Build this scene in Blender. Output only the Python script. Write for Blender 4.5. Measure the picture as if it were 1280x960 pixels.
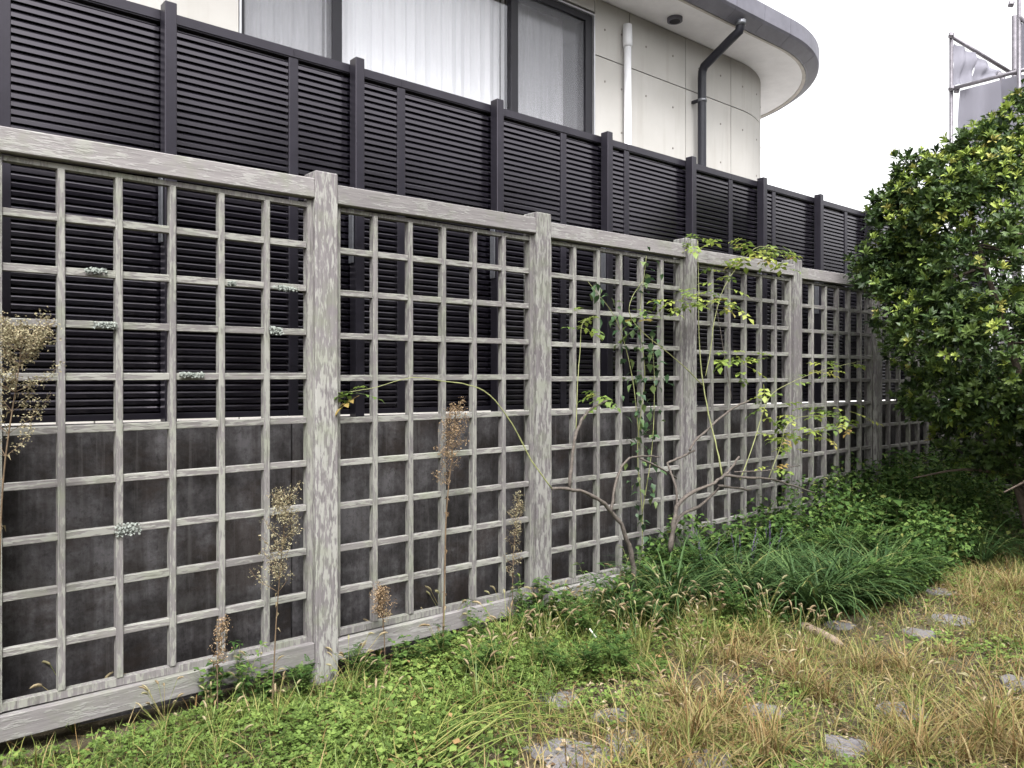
import bpy, bmesh, math, random
import numpy as np
from mathutils import Vector, Matrix

SC = bpy.context.scene
for o in list(bpy.data.objects): bpy.data.objects.remove(o)
R = math.radians
random.seed(7); RNG = np.random.default_rng(7)
COL = SC.collection

# ------------------------------------------------------------------ camera
# x runs along the trellis fence, y away from the viewer behind it, z up
DIST, EYE, F = 3.53, 1.40, 1015.0            # viewer to fence, eye height, focal length in px of a 1280 wide frame
TH = math.atan(1190.0 / F)
CS, SN = math.cos(TH), math.sin(TH)
cam = bpy.data.cameras.new('Camera')
camo = bpy.data.objects.new('Camera', cam); COL.objects.link(camo)
camo.location = (0, -DIST, EYE)
camo.rotation_euler = (R(90), 0, -(math.pi/2 - TH))
cam.sensor_width = 36.0; cam.lens = F / 1280 * 36
cam.clip_start = 0.05; cam.clip_end = 800
SC.camera = camo

# ------------------------------------------------------------------ sky, sun, exposure
SUN_EL, SUN_AZ = R(56), R(212)
w = bpy.data.worlds.new('World'); SC.world = w; w.use_nodes = True
nt = w.node_tree; nt.nodes.clear()
sky = nt.nodes.new('ShaderNodeTexSky'); sky.sky_type = 'NISHITA'; sky.sun_disc = False
sky.sun_elevation = SUN_EL; sky.sun_rotation = SUN_AZ
sky.air_density = 1.0; sky.dust_density = 4.0; sky.ozone_density = 1.0
hs = nt.nodes.new('ShaderNodeHueSaturation'); hs.inputs['Saturation'].default_value = 0.04
bg = nt.nodes.new('ShaderNodeBackground'); bg.inputs['Strength'].default_value = 0.15
ow = nt.nodes.new('ShaderNodeOutputWorld')
nt.links.new(sky.outputs[0], hs.inputs['Color']); nt.links.new(hs.outputs[0], bg.inputs['Color'])
nt.links.new(bg.outputs[0], ow.inputs['Surface'])
sl = bpy.data.lights.new('Sun', 'SUN'); sl.energy = 1.5; sl.angle = R(22); sl.color = (1, .985, .97)
so = bpy.data.objects.new('Sun', sl); COL.objects.link(so)
so.location = (0, 0, 12)
# the veiled sun stands high behind the viewer's left shoulder
_d = Vector((math.sin(SUN_AZ)*math.cos(SUN_EL), math.cos(SUN_AZ)*math.cos(SUN_EL), math.sin(SUN_EL)))
so.rotation_euler = _d.to_track_quat('Z', 'Y').to_euler()
SC.view_settings.view_transform = 'Standard'; SC.view_settings.look = 'None'
SC.view_settings.gamma = 1.0; SC.view_settings.exposure = 1.78; SC.view_settings.use_curve_mapping = False
SC.render.engine = 'CYCLES'

# ------------------------------------------------------------------ helpers
def W(px, py, y):
    """point on the upright plane y seen at a pixel"""
    a, b = (px-640)/F, (480-py)/F
    dx, dy = CS + SN*a, SN - CS*a
    t = (y + DIST)/dy
    return Vector((dx*t, y, EYE + b*t))
def G(px, py, z=0.0):
    a, b = (px-640)/F, (480-py)/F
    t = (z-EYE)/b
    return Vector(((CS+SN*a)*t, -DIST+(SN-CS*a)*t, z))
def A(px, py, depth):
    """point at a distance along the viewing axis"""
    a, b = (px-640)/F, (480-py)/F
    return Vector(((CS+SN*a)*depth, -DIST+(SN-CS*a)*depth, EYE+b*depth))

def tag(o, label=None, cat=None, group=None, kind=None):
    if label: o['label'] = label
    if cat: o['category'] = cat
    if group: o['group'] = group
    if kind: o['kind'] = kind
    return o
def empty(name, loc=(0,0,0), rz=0):
    o = bpy.data.objects.new(name, None); COL.objects.link(o)
    o.location = loc; o.rotation_euler = (0,0,rz); o.empty_display_size = .1
    return o
def link(name, me, mat=None, parent=None, loc=(0,0,0), rot=(0,0,0)):
    o = bpy.data.objects.new(name, me); COL.objects.link(o)
    if mat is not None and len(me.materials) == 0: me.materials.append(mat)
    o.parent = parent; o.location = loc; o.rotation_euler = rot
    return o
def mesh_from(name, V, Fc, smooth=False):
    me = bpy.data.meshes.new(name)
    me.from_pydata([tuple(v) for v in V], [], Fc); me.update()
    if smooth: me.polygons.foreach_set('use_smooth', [True]*len(me.polygons))
    return me
def np_mesh(name, V, T, rnd=None):
    V = np.asarray(V, dtype=np.float32); T = np.asarray(T, dtype=np.int32)
    me = bpy.data.meshes.new(name)
    me.vertices.add(len(V)); me.vertices.foreach_set('co', V.ravel())
    me.loops.add(T.size); me.loops.foreach_set('vertex_index', T.ravel())
    me.polygons.add(len(T))
    me.polygons.foreach_set('loop_start', np.arange(0, T.size, 3, dtype=np.int32))
    me.polygons.foreach_set('loop_total', np.full(len(T), 3, dtype=np.int32))
    me.update(calc_edges=True)
    if rnd is not None:
        at = me.attributes.new('rnd', 'FLOAT', 'FACE'); at.data.foreach_set('value', np.asarray(rnd, dtype=np.float32))
    return me
_boxes = {}
def box_mesh(sx, sy, sz, bev=.003):
    k = (round(sx,4), round(sy,4), round(sz,4), bev)
    if k in _boxes: return _boxes[k]
    bm = bmesh.new(); bmesh.ops.create_cube(bm, size=1)
    for v in bm.verts: v.co = Vector((v.co.x*sx, v.co.y*sy, v.co.z*sz))
    if bev: bmesh.ops.bevel(bm, geom=list(bm.edges), offset=bev, segments=1, affect='EDGES')
    me = bpy.data.meshes.new('box'); bm.to_mesh(me); bm.free()
    _boxes[k] = me
    return me
def box(name, x0, x1, y0, y1, z0, z1, mat, parent=None, bev=.003):
    me = box_mesh(x1-x0, y1-y0, z1-z0, bev).copy()
    return link(name, me, mat, parent, ((x0+x1)/2, (y0+y1)/2, (z0+z1)/2))
def tube_geo(pts, rad, n=8, cap=True):
    pts = [Vector(p) for p in pts]
    if not hasattr(rad, '__len__'): rad = [rad]*len(pts)
    V, Fc = [], []
    t0 = (pts[1]-pts[0]).normalized()
    u = t0.orthogonal().normalized()
    for i, p in enumerate(pts):
        if i == 0: t = t0
        elif i == len(pts)-1: t = (pts[i]-pts[i-1]).normalized()
        else: t = ((pts[i+1]-pts[i]).normalized() + (pts[i]-pts[i-1]).normalized()).normalized()
        u = (u - t*u.dot(t)).normalized(); v = t.cross(u)
        for k in range(n):
            a = 2*math.pi*k/n
            V.append(p + (u*math.cos(a) + v*math.sin(a))*rad[i])
    for i in range(len(pts)-1):
        for k in range(n):
            a, b = i*n+k, i*n+(k+1) % n
            Fc.append((a, b, b+n, a+n))
    if cap:
        Fc.append(tuple(range(n-1, -1, -1))); e = (len(pts)-1)*n
        Fc.append(tuple(range(e, e+n)))
    return V, Fc
def tube(name, pts, rad, mat, parent=None, n=8, smooth=True):
    V, Fc = tube_geo(pts, rad, n)
    return link(name, mesh_from(name, V, Fc, smooth), mat, parent)
class MB:
    def __init__(s): s.V = []; s.F = []
    def add(s, V, Fc):
        o = len(s.V); s.V += [tuple(v) for v in V]; s.F += [tuple(i+o for i in f) for f in Fc]
    def bx(s, x0, x1, y0, y1, z0, z1):
        s.add([(x0,y0,z0),(x1,y0,z0),(x1,y1,z0),(x0,y1,z0),(x0,y0,z1),(x1,y0,z1),(x1,y1,z1),(x0,y1,z1)],
              [(0,3,2,1),(4,5,6,7),(0,1,5,4),(1,2,6,5),(2,3,7,6),(3,0,4,7)])
    def tube(s, pts, rad, n=6): s.add(*tube_geo(pts, rad, n))
    def build(s, name, mat, parent=None, smooth=False):
        return link(name, mesh_from(name, s.V, s.F, smooth), mat, parent)
def spline(pts, n=5):
    """Catmull-Rom through the points"""
    P = [Vector(p) for p in pts]; P = [P[0]*2-P[1]] + P + [P[-1]*2-P[-2]]
    out = []
    for i in range(1, len(P)-2):
        for k in range(n):
            t = k/n
            out.append(.5*((2*P[i]) + (P[i+1]-P[i-1])*t + (2*P[i-1]-5*P[i]+4*P[i+1]-P[i+2])*t*t + (3*P[i]-P[i-1]-3*P[i+1]+P[i+2])*t**3))
    out.append(P[-2])
    return out

# ------------------------------------------------------------------ materials
def new_mat(name):
    m = bpy.data.materials.new(name); m.use_nodes = True
    n = m.node_tree; b = n.nodes['Principled BSDF']
    return m, n, b
def nd(n, t, **kw):
    x = n.nodes.new(t)
    for k, v in kw.items(): setattr(x, k, v)
    return x
def ramp(n, fac, stops, interp='LINEAR'):
    r = nd(n, 'ShaderNodeValToRGB'); e = r.color_ramp.elements; r.color_ramp.interpolation = interp
    while len(e) < len(stops): e.new(.5)
    for i, (p, c) in enumerate(stops):
        e[i].position = p; e[i].color = (c[0], c[1], c[2], 1)
    n.links.new(fac, r.inputs['Fac'])
    return r.outputs['Color']
def coords(n, scale, rand=True, obj=True):
    tc = nd(n, 'ShaderNodeTexCoord'); mp = nd(n, 'ShaderNodeMapping'); mp.inputs['Scale'].default_value = scale
    src = tc.outputs['Object']
    if rand:
        oi = nd(n, 'ShaderNodeObjectInfo'); mu = nd(n, 'ShaderNodeMath', operation='MULTIPLY'); mu.inputs[1].default_value = 37.0
        n.links.new(oi.outputs['Random'], mu.inputs[0])
        ad = nd(n, 'ShaderNodeVectorMath', operation='ADD'); n.links.new(src, ad.inputs[0]); n.links.new(mu.outputs[0], ad.inputs[1])
        src = ad.outputs[0]
    n.links.new(src, mp.inputs['Vector'])
    return mp.outputs['Vector']
def noise(n, vec, scale=1, detail=4, rough=.6):
    x = nd(n, 'ShaderNodeTexNoise'); x.inputs['Scale'].default_value = scale
    x.inputs['Detail'].default_value = detail; x.inputs['Roughness'].default_value = rough
    n.links.new(vec, x.inputs['Vector'])
    return x.outputs['Fac']
def mixc(n, fac, a, b, mode='MIX'):
    x = nd(n, 'ShaderNodeMix', data_type='RGBA', blend_type=mode)
    if isinstance(fac, (int, float)): x.inputs[0].default_value = fac
    else: n.links.new(fac, x.inputs[0])
    for s, c in ((6, a), (7, b)):
        if isinstance(c, tuple): x.inputs[s].default_value = (c[0], c[1], c[2], 1)
        else: n.links.new(c, x.inputs[s])
    return x.outputs[2]
def bump(n, b, h, strength=.3, dist=.005):
    x = nd(n, 'ShaderNodeBump'); x.inputs['Strength'].default_value = strength; x.inputs['Distance'].default_value = dist
    n.links.new(h, x.inputs['Height']); n.links.new(x.outputs[0], b.inputs['Normal'])
def bw(n, fac, lo, hi):
    return ramp(n, fac, [(lo, (0,0,0)), (hi, (1,1,1))])

def wood_mat(name, axis, flake_lo=.54, flake=(.26,.255,.238), base=((.11,.099,.101),(.178,.163,.167))):
    m, n, b = new_mat(name)
    fine = (90, 90, 5) if axis == 'z' else (5, 90, 90)
    fl = (75, 75, 15) if axis == 'z' else (15, 75, 75)
    g = noise(n, coords(n, fine), 1, 5, .65)
    c = ramp(n, g, [(.3, base[0]), (.7, base[1])])
    f = noise(n, coords(n, fl), 1, 3, .6)
    big = noise(n, coords(n, (2.2, 2.2, 1.6)), 1, 3, .5)
    sm = nd(n, 'ShaderNodeMath', operation='MULTIPLY_ADD'); n.links.new(big, sm.inputs[0]); sm.inputs[1].default_value = .5; n.links.new(f, sm.inputs[2])
    sb = nd(n, 'ShaderNodeMath', operation='SUBTRACT'); n.links.new(sm.outputs[0], sb.inputs[0]); sb.inputs[1].default_value = .25
    fm = bw(n, sb.outputs[0], flake_lo-.035, flake_lo+.055)
    c = mixc(n, fm, c, flake)
    gr = bw(n, noise(n, coords(n, (6, 6, 6)), 1, 4, .6), .5, .72)
    c = mixc(n, gr, c, mixc(n, .45, c, (.17,.19,.125)))
    dk = bw(n, noise(n, coords(n, (14,14,14)), 1, 4, .7), .62, .8)
    c = mixc(n, dk, c, mixc(n, .4, c, (.06,.056,.05)))
    ck = noise(n, coords(n, (150,150,2.2) if axis == 'z' else (2.2,150,150)), 1, 3, .6)
    c = mixc(n, bw(n, ck, .64, .68), c, mixc(n, .6, c, (.045,.04,.036)))
    # pieces differ a little in tone
    oi = nd(n, 'ShaderNodeObjectInfo'); h = nd(n, 'ShaderNodeHueSaturation')
    mr = nd(n, 'ShaderNodeMapRange'); mr.inputs[3].default_value = .86; mr.inputs[4].default_value = 1.12
    n.links.new(oi.outputs['Random'], mr.inputs[0]); n.links.new(mr.outputs[0], h.inputs['Value']); n.links.new(c, h.inputs['Color'])
    n.links.new(h.outputs[0], b.inputs['Base Color'])
    b.inputs['Roughness'].default_value = .85; b.inputs['Specular IOR Level'].default_value = .25
    ad = nd(n, 'ShaderNodeMath', operation='ADD'); n.links.new(g, ad.inputs[0]); n.links.new(fm, ad.inputs[1])
    bump(n, b, ad.outputs[0], .35, .003)
    return m
M = {}
M['post'] = wood_mat('weathered_post', 'z', .52)
M['bar_v'] = wood_mat('weathered_bar_upright', 'z', .50, (.215,.211,.192), ((.112,.103,.103),(.182,.169,.168)))
M['bar_h'] = wood_mat('weathered_bar_level', 'x', .50, (.232,.228,.208), ((.118,.109,.107),(.196,.183,.178)))
M['rail'] = wood_mat('weathered_rail', 'x', .56, (.245,.237,.228), ((.15,.138,.139),(.235,.219,.217)))

def simple(name, col, rough=.6, spec=.4, metal=0, var=.0, vs=20, bmp=0):
    m, n, b = new_mat(name)
    b.inputs['Roughness'].default_value = rough; b.inputs['Metallic'].default_value = metal; b.inputs['Specular IOR Level'].default_value = spec
    f = noise(n, coords(n, (vs, vs, vs)), 1, 5, .65)
    lo = tuple(x*(1-var) for x in col); hi = tuple(min(1, x*(1+var)) for x in col)
    n.links.new(ramp(n, f, [(.3, lo), (.7, hi)]), b.inputs['Base Color'])
    if bmp: bump(n, b, f, bmp, .004)
    return m
M['black'] = simple('black_aluminium', (.013,.012,.0165), .34, .5, 0, .25, 9)
M['black_slat'] = simple('black_slat', (.0032,.0027,.0046), .20, 1.0, 0, .35, 6)
for _k in ('black', 'black_slat'): M[_k].node_tree.nodes['Principled BSDF'].inputs['Specular Tint'].default_value = (.97,.90,1.0,1)
M['bracket'] = simple('galvanised', (.15,.155,.17), .45, .5, .6, .2, 30)
M['dark_pipe'] = simple('dark_pipe', (.016,.016,.022), .45, .3, 0, .2, 12)
M['white_pipe'] = simple('white_pipe', (.62,.62,.64), .4, .5, 0, .08, 7)
M['fascia'] = simple('grey_fascia', (.115,.112,.135), .5, .4, 0, .18, 5)
M['soffit'] = simple('soffit_paint', (.66,.645,.655), .8, .3, 0, .07, 5, .05)
M['trim'] = simple('soffit_trim', (.36,.33,.30), .7, .3, 0, .1, 8)
M['frame_dark'] = simple('dark_window_frame', (.012,.011,.015), .45, .3, 0, .1, 10)
M['frame_light'] = simple('silver_edge', (.45,.45,.47), .35, .5, .7, .1, 10)
M['steel'] = simple('scaffold_steel', (.13,.12,.135), .5, .5, .5, .3, 12)
M['bark'] = simple('bark', (.11,.085,.07), .9, .2, 0, .45, 30, .6)
M['rose_bark'] = simple('rose_bark', (.09,.076,.066), .85, .25, 0, .45, 45, .5)
M['cane'] = simple('green_cane', (.19,.20,.085), .6, .35, 0, .25, 20)
M['dry_stem'] = simple('dry_stem', (.12,.085,.055), .85, .2, 0, .35, 40)
M['lichen'] = simple('lichen', (.20,.215,.195), .95, .1, 0, .3, 120, .5)
M['log'] = simple('bare_log', (.21,.16,.125), .9, .25, 0, .3, 30, .4)
M['pale_stick'] = simple('pale_stick', (.70,.67,.6), .7, .3, 0, .1, 30)

def house_concrete():
    m, n, b = new_mat('fair_faced_concrete')
    a = noise(n, coords(n, (1.3,1.3,1.3)), 1, 5, .6)
    s = noise(n, coords(n, (9,9,.7)), 1, 4, .6)
    c = ramp(n, a, [(.3, (.385,.368,.345)), (.7, (.445,.43,.41))])
    st = bw(n, s, .55, .8)
    c = mixc(n, st, c, mixc(n, .45, c, (.31,.285,.255)))
    f = noise(n, coords(n, (60,60,60)), 1, 4, .7)
    c = mixc(n, bw(n, f, .62, .8), c, mixc(n, .3, c, (.25,.23,.21)))
    n.links.new(c, b.inputs['Base Color']); b.inputs['Roughness'].default_value = .75; b.inputs['Specular IOR Level'].default_value = .3
    bump(n, b, a, .1, .01)
    return m
M['house'] = house_concrete()
M['tie'] = simple('tie_hole', (.20,.185,.17), .9, .1, 0, .3, 8)
M['joint'] = simple('dark_joint', (.14,.13,.125), .9, .1, 0, .2, 8)
def old_concrete():
    m, n, b = new_mat('stained_concrete')
    a = noise(n, coords(n, (3,3,3), False), 1, 6, .7)
    s = noise(n, coords(n, (16,16,1.1), False), 1, 5, .65)
    c = ramp(n, a, [(.34, (.014,.012,.0115)), (.47, (.044,.041,.043)), (.60, (.10,.095,.10))])
    c = mixc(n, bw(n, s, .45, .75), c, mixc(n, .7, c, (.013,.0095,.008)))
    br = noise(n, coords(n, (1.6,1.6,2.4), False), 1, 6, .75)
    c = mixc(n, bw(n, br, .50, .60), c, mixc(n, .6, c, (.026,.018,.014)))
    dr = noise(n, coords(n, (26,26,.9), False), 1, 4, .6)
    c = mixc(n, bw(n, dr, .56, .66), c, mixc(n, .45, c, (.095,.09,.09)))
    sp = noise(n, coords(n, (38,38,30), False), 1, 5, .75)
    c = mixc(n, bw(n, sp, .52, .66), c, mixc(n, .5, c, (.012,.010,.010)))
    pale = noise(n, coords(n, (9,9,5), False), 1, 5, .7)
    c = mixc(n, bw(n, pale, .58, .72), c, (.062,.058,.058))
    n.links.new(c, b.inputs['Base Color']); b.inputs['Roughness'].default_value = .85; b.inputs['Specular IOR Level'].default_value = .25
    bump(n, b, sp, .6, .006)
    return m
M['old_concrete'] = old_concrete()
M['coping'] = simple('coping', (.06,.055,.056), .85, .2, 0, .4, 18, .3)
M['yard'] = simple('pale_concrete_yard', (.55,.54,.52), .85, .2, 0, .1, 3)

def glass():
    m = bpy.data.materials.new('window_glass'); m.use_nodes = True; n = m.node_tree; n.nodes.clear()
    o = nd(n, 'ShaderNodeOutputMaterial'); mx = nd(n, 'ShaderNodeMixShader'); t = nd(n, 'ShaderNodeBsdfTransparent')
    t.inputs[0].default_value = (.95,.95,.955,1)
    g = nd(n, 'ShaderNodeBsdfGlossy'); g.inputs['Roughness'].default_value = .01; g.inputs[0].default_value = (.95,.95,1,1)
    fr = nd(n, 'ShaderNodeFresnel'); fr.inputs[0].default_value = 1.9
    ge = nd(n, 'ShaderNodeNewGeometry'); ms = nd(n, 'ShaderNodeMath', operation='SUBTRACT'); ms.inputs[0].default_value = 1.0
    n.links.new(ge.outputs['Backfacing'], ms.inputs[1]); mm = nd(n, 'ShaderNodeMath', operation='MULTIPLY')
    n.links.new(fr.outputs[0], mm.inputs[0]); n.links.new(ms.outputs[0], mm.inputs[1])
    n.links.new(mm.outputs[0], mx.inputs[0]); n.links.new(t.outputs[0], mx.inputs[1]); n.links.new(g.outputs[0], mx.inputs[2]); n.links.new(mx.outputs[0], o.inputs[0])
    return m
M['glass'] = glass()
def sheer(name, col, alpha, trl=.4):
    m = bpy.data.materials.new(name); m.use_nodes = True; n = m.node_tree; n.nodes.clear()
    o = nd(n, 'ShaderNodeOutputMaterial'); mx = nd(n, 'ShaderNodeMixShader'); t = nd(n, 'ShaderNodeBsdfTransparent')
    d = nd(n, 'ShaderNodeBsdfDiffuse'); d.inputs[0].default_value = (*col, 1)
    tr = nd(n, 'ShaderNodeBsdfTranslucent'); tr.inputs[0].default_value = (*col, 1)
    m2 = nd(n, 'ShaderNodeMixShader'); m2.inputs[0].default_value = trl
    n.links.new(d.outputs[0], m2.inputs[1]); n.links.new(tr.outputs[0], m2.inputs[2])
    v = noise(n, coords(n, (40,40,3)), 1, 3, .6)
    al = nd(n, 'ShaderNodeMath', operation='MULTIPLY_ADD'); n.links.new(v, al.inputs[0]); al.inputs[1].default_value = .12; al.inputs[2].default_value = alpha-.06; al.use_clamp = True
    n.links.new(al.outputs[0], mx.inputs[0]); n.links.new(t.outputs[0], mx.inputs[1]); n.links.new(m2.outputs[0], mx.inputs[2]); n.links.new(mx.outputs[0], o.inputs[0])
    return m
M['curtain'] = sheer('sheer_white_curtain', (.88,.88,.90), .97, .12)
M['mesh_screen'] = sheer('insect_screen', (.30,.30,.32), .26, .2)
M['sheet'] = sheer('grey_scaffold_sheet', (.22,.215,.25), 1.05, .3)
M['room'] = simple('room_dark', (.10,.095,.09), .9, .1)

def leaf_mat(name, stops, rough=.45, trans=.25, spec=.4):
    m, n, b = new_mat(name)
    at = nd(n, 'ShaderNodeAttribute'); at.attribute_name = 'rnd'
    c = ramp(n, at.outputs['Fac'], stops)
    fn = noise(n, coords(n, (60,60,60)), 1, 2, .6)
    c = mixc(n, fn, mixc(n, .35, c, (0,0,0)), c)
    n.links.new(c, b.inputs['Base Color']); b.inputs['Roughness'].default_value = rough; b.inputs['Specular IOR Level'].default_value = spec
    if trans:
        t = nd(n, 'ShaderNodeBsdfTranslucent'); n.links.new(c, t.inputs[0]); mx = nd(n, 'ShaderNodeMixShader'); mx.inputs[0].default_value = trans
        n.links.new(b.outputs[0], mx.inputs[1]); n.links.new(t.outputs[0], mx.inputs[2]); n.links.new(mx.outputs[0], n.nodes['Material Output'].inputs[0])
    return m
M['clover'] = leaf_mat('ground_leaf', [(0,(.065,.105,.024)),(.5,(.145,.225,.05)),(.85,(.235,.32,.08)),(.95,(.30,.28,.09)),(1,(.34,.22,.10))], .65, .3, .2)
M['grass'] = leaf_mat('green_grass', [(0,(.08,.13,.03)),(.5,(.18,.24,.05)),(.8,(.30,.32,.09)),(1,(.42,.34,.14))], .55, .3)
M['straw'] = leaf_mat('dry_grass', [(0,(.15,.085,.035)),(.25,(.25,.165,.065)),(.48,(.38,.30,.155)),(.62,(.28,.26,.09)),(1,(.13,.175,.045))], .7, .3, .2)
M['fox'] = leaf_mat('foxtail_head', [(0,(.27,.20,.115)),(.6,(.42,.34,.215)),(1,(.38,.36,.20))], .9, .35, .1)
M['fluff'] = leaf_mat('seed_fluff', [(0,(.24,.19,.115)),(.5,(.38,.33,.21)),(1,(.46,.43,.28))], .9, .3, .1)
M['fluff_rust'] = leaf_mat('seed_fluff_rust', [(0,(.19,.115,.065)),(.5,(.37,.26,.155)),(1,(.52,.40,.26))], .9, .3, .1)
M['lily'] = leaf_mat('strap_leaf', [(0,(.03,.065,.02)),(.6,(.065,.12,.038)),(.9,(.12,.18,.058)),(1,(.26,.22,.08))], .6, .2, .2)
M['spike'] = leaf_mat('purple_spike', [(0,(.10,.07,.15)),(1,(.21,.15,.30))], .8, .1, .2)
M['weed'] = leaf_mat('weed_leaf', [(0,(.035,.075,.02)),(.5,(.08,.15,.036)),(.9,(.155,.235,.06)),(1,(.24,.22,.07))], .65, .28, .15)
M['vine'] = leaf_mat('vine_leaf', [(0,(.03,.07,.03)),(.6,(.07,.13,.055)),(1,(.18,.24,.08))], .5, .25)
M['rose_leaf'] = leaf_mat('rose_leaf', [(0,(.11,.18,.04)),(.5,(.23,.31,.06)),(.9,(.38,.42,.09)),(1,(.32,.2,.07))], .5, .4)
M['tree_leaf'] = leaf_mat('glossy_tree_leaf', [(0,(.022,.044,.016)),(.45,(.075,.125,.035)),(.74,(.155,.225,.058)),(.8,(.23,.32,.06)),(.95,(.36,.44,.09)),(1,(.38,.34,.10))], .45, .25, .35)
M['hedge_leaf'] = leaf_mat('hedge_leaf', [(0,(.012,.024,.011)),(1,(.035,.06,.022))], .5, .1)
M['litter'] = leaf_mat('dead_leaf', [(0,(.10,.06,.035)),(.5,(.27,.19,.11)),(1,(.45,.37,.26))], .85, .15, .15)

def ground_mat():
    m, n, b = new_mat('soil')
    v = coords(n, (1,1,1), False)
    a = noise(n, v, 3, 6, .65); f = noise(n, v, 60, 5, .7)
    c = ramp(n, a, [(.3, (.04,.032,.02)), (.55, (.075,.062,.04)), (.75, (.125,.105,.075))])
    c = mixc(n, bw(n, f, .55, .7), c, (.15,.125,.09))
    c = mixc(n, bw(n, noise(n, v, 25, 4, .7), .55, .7), c, (.05,.06,.025))
    n.links.new(c, b.inputs['Base Color']); b.inputs['Roughness'].default_value = .95; b.inputs['Specular IOR Level'].default_value = .1
    bump(n, b, f, .7, .015)
    return m
M['soil'] = ground_mat()
def stone_mat():
    m, n, b = new_mat('flagstone')
    v = coords(n, (1,1,1)); a = noise(n, v, 6, 6, .65); f = noise(n, v, 45, 5, .7)
    c = ramp(n, a, [(.3, (.11,.102,.108)), (.7, (.19,.18,.185))])
    c = mixc(n, bw(n, f, .55, .75), c, (.075,.062,.048))
    n.links.new(c, b.inputs['Base Color']); b.inputs['Roughness'].default_value = .9; b.inputs['Specular IOR Level'].default_value = .15
    bump(n, b, f, .8, .012)
    return m
M['stone'] = stone_mat()

# ------------------------------------------------------------------ ground
def hz(x, y):
    return .018*math.sin(1.7*x+.6)*math.cos(2.1*y) + .010*math.sin(5.1*x-1.3*y) - .012
def hz_np(x, y):
    return .018*np.sin(1.7*x+.6)*np.cos(2.1*y) + .010*np.sin(5.1*x-1.3*y) - .012
def make_ground():
    xs = sorted(set([-300,-80,-20,-6] + [round(-2+.2*i, 3) for i in range(61)] + [12,20,60,150,400]))
    ys = sorted(set([-400,-120,-40,-12] + [round(-6+.2*i, 3) for i in range(36)] + [3,10,40,120,400]))
    V = [(x, y, hz(x, y) if (-3 < x < 11 and -7 < y < 2) else -.02) for y in ys for x in xs]
    nx = len(xs)
    Fc = [(j*nx+i, j*nx+i+1, (j+1)*nx+i+1, (j+1)*nx+i) for j in range(len(ys)-1) for i in range(nx-1)]
    o = link('ground', mesh_from('ground', V, Fc, True), M['soil']); tag(o, kind='structure')
make_ground()

# ------------------------------------------------------------------ trellis fences
PX = [0]*8
S0 = W(409, 480, -.03).x; PITCH = 1.402
P_W, P_D, P_H = .118, .12, 2.41
LP = .2081                                       # lattice pitch
def lattice_panel(fence, x0, x1, k, tilt=0.0, dz=0.0):
    """one bay between two posts; x0, x1 are the post faces, in the fence's own axes"""
    rnd = random.Random(50+k)
    w_ = x1-x0; cx = (x0+x1)/2
    rot = (0, -tilt, 0)
    link('top_rail', box_mesh(w_-.002, .06, .092, .004).copy(), M['rail'], fence, (cx, .004, 2.314+dz), rot)
    link('bottom_rail', box_mesh(w_-.002, .06, .096, .004).copy(), M['rail'], fence, (cx, .004, .128+dz), rot)
    zb, zt = .192+dz, 2.258+dz
    mb = MB()
    mb.bx(x0+.001, x0+.027, 0, .044, zb-.016, zt+.009); mb.bx(x1-.027, x1-.001, 0, .044, zb-.016, zt+.010)
    mb.bx(x0+.027, x1-.027, .004, .042, zt-.024, zt-.004); mb.bx(x0+.027, x1-.027, .002, .042, zb-.014, zb+.016)
    fr = mb.build('lattice_frame', M['bar_v'], fence)
    px = (w_-.028)/6; pz = (zt-zb)/10
    for i in range(1, 6):
        x = x0+.014+px*i + rnd.uniform(-.002, .002)
        link('upright_bar', box_mesh(.026, .040, round(zt-zb-.040, 3), .002), M['bar_v'], fr, (x, .0195+rnd.uniform(-.002,.002), (zb+zt)/2-.002), (rnd.uniform(-.001,.001), rnd.uniform(-.0022,.0022), rnd.uniform(-.02,.02)))
    for j in range(1, 10):
        z = zb+pz*j + rnd.uniform(-.002, .002)
        link('level_bar', box_mesh(round(w_-.056, 3), .030, .030, .002), M['bar_h'], fr, (cx, .0225+rnd.uniform(-.001,.001), z), (rnd.uniform(-.03,.03), -tilt*.8+rnd.uniform(-.0012,.0012), 0))
_boxes_mats = None
def trellis(name, loc, rz, n, label, first_x, seed):
    f = empty(name, loc, rz); tag(f, label, 'fence')
    for i in range(n+1):
        x = first_x+PITCH*i
        h = P_H+random.Random(seed+i).uniform(-.008,.008)
        link('post', box_mesh(P_W, P_D, round(h+.10, 3), .005), M['post'], f, (x, -.03+P_D/2, (h-.10)/2), (0, random.Random(seed+i).uniform(-.002,.002), 0))
    for i in range(n):
        r = random.Random(seed*3+i)
        lattice_panel(f, first_x+PITCH*i+P_W/2, first_x+PITCH*(i+1)-P_W/2, seed+i, .011+r.uniform(-.004,.004), r.uniform(-.004,.004))
    return f
tr1 = trellis('trellis_fence', (0,0,0), 0, 7, 'long weathered grey wooden trellis fence with square lattice bays in front of concrete wall', S0-2*PITCH, 11)
XE = S0+5*PITCH                                   # corner post
tr2 = trellis('trellis_fence', (XE,0,0), R(-90), 2, 'short weathered wooden trellis fence turning the corner in the shade behind the tree', PITCH, 71)
# the corner bay of the return fence shares the corner post
lattice_panel(tr2, P_W/2+.04, PITCH-P_W/2, 91, 0, 0)

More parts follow.
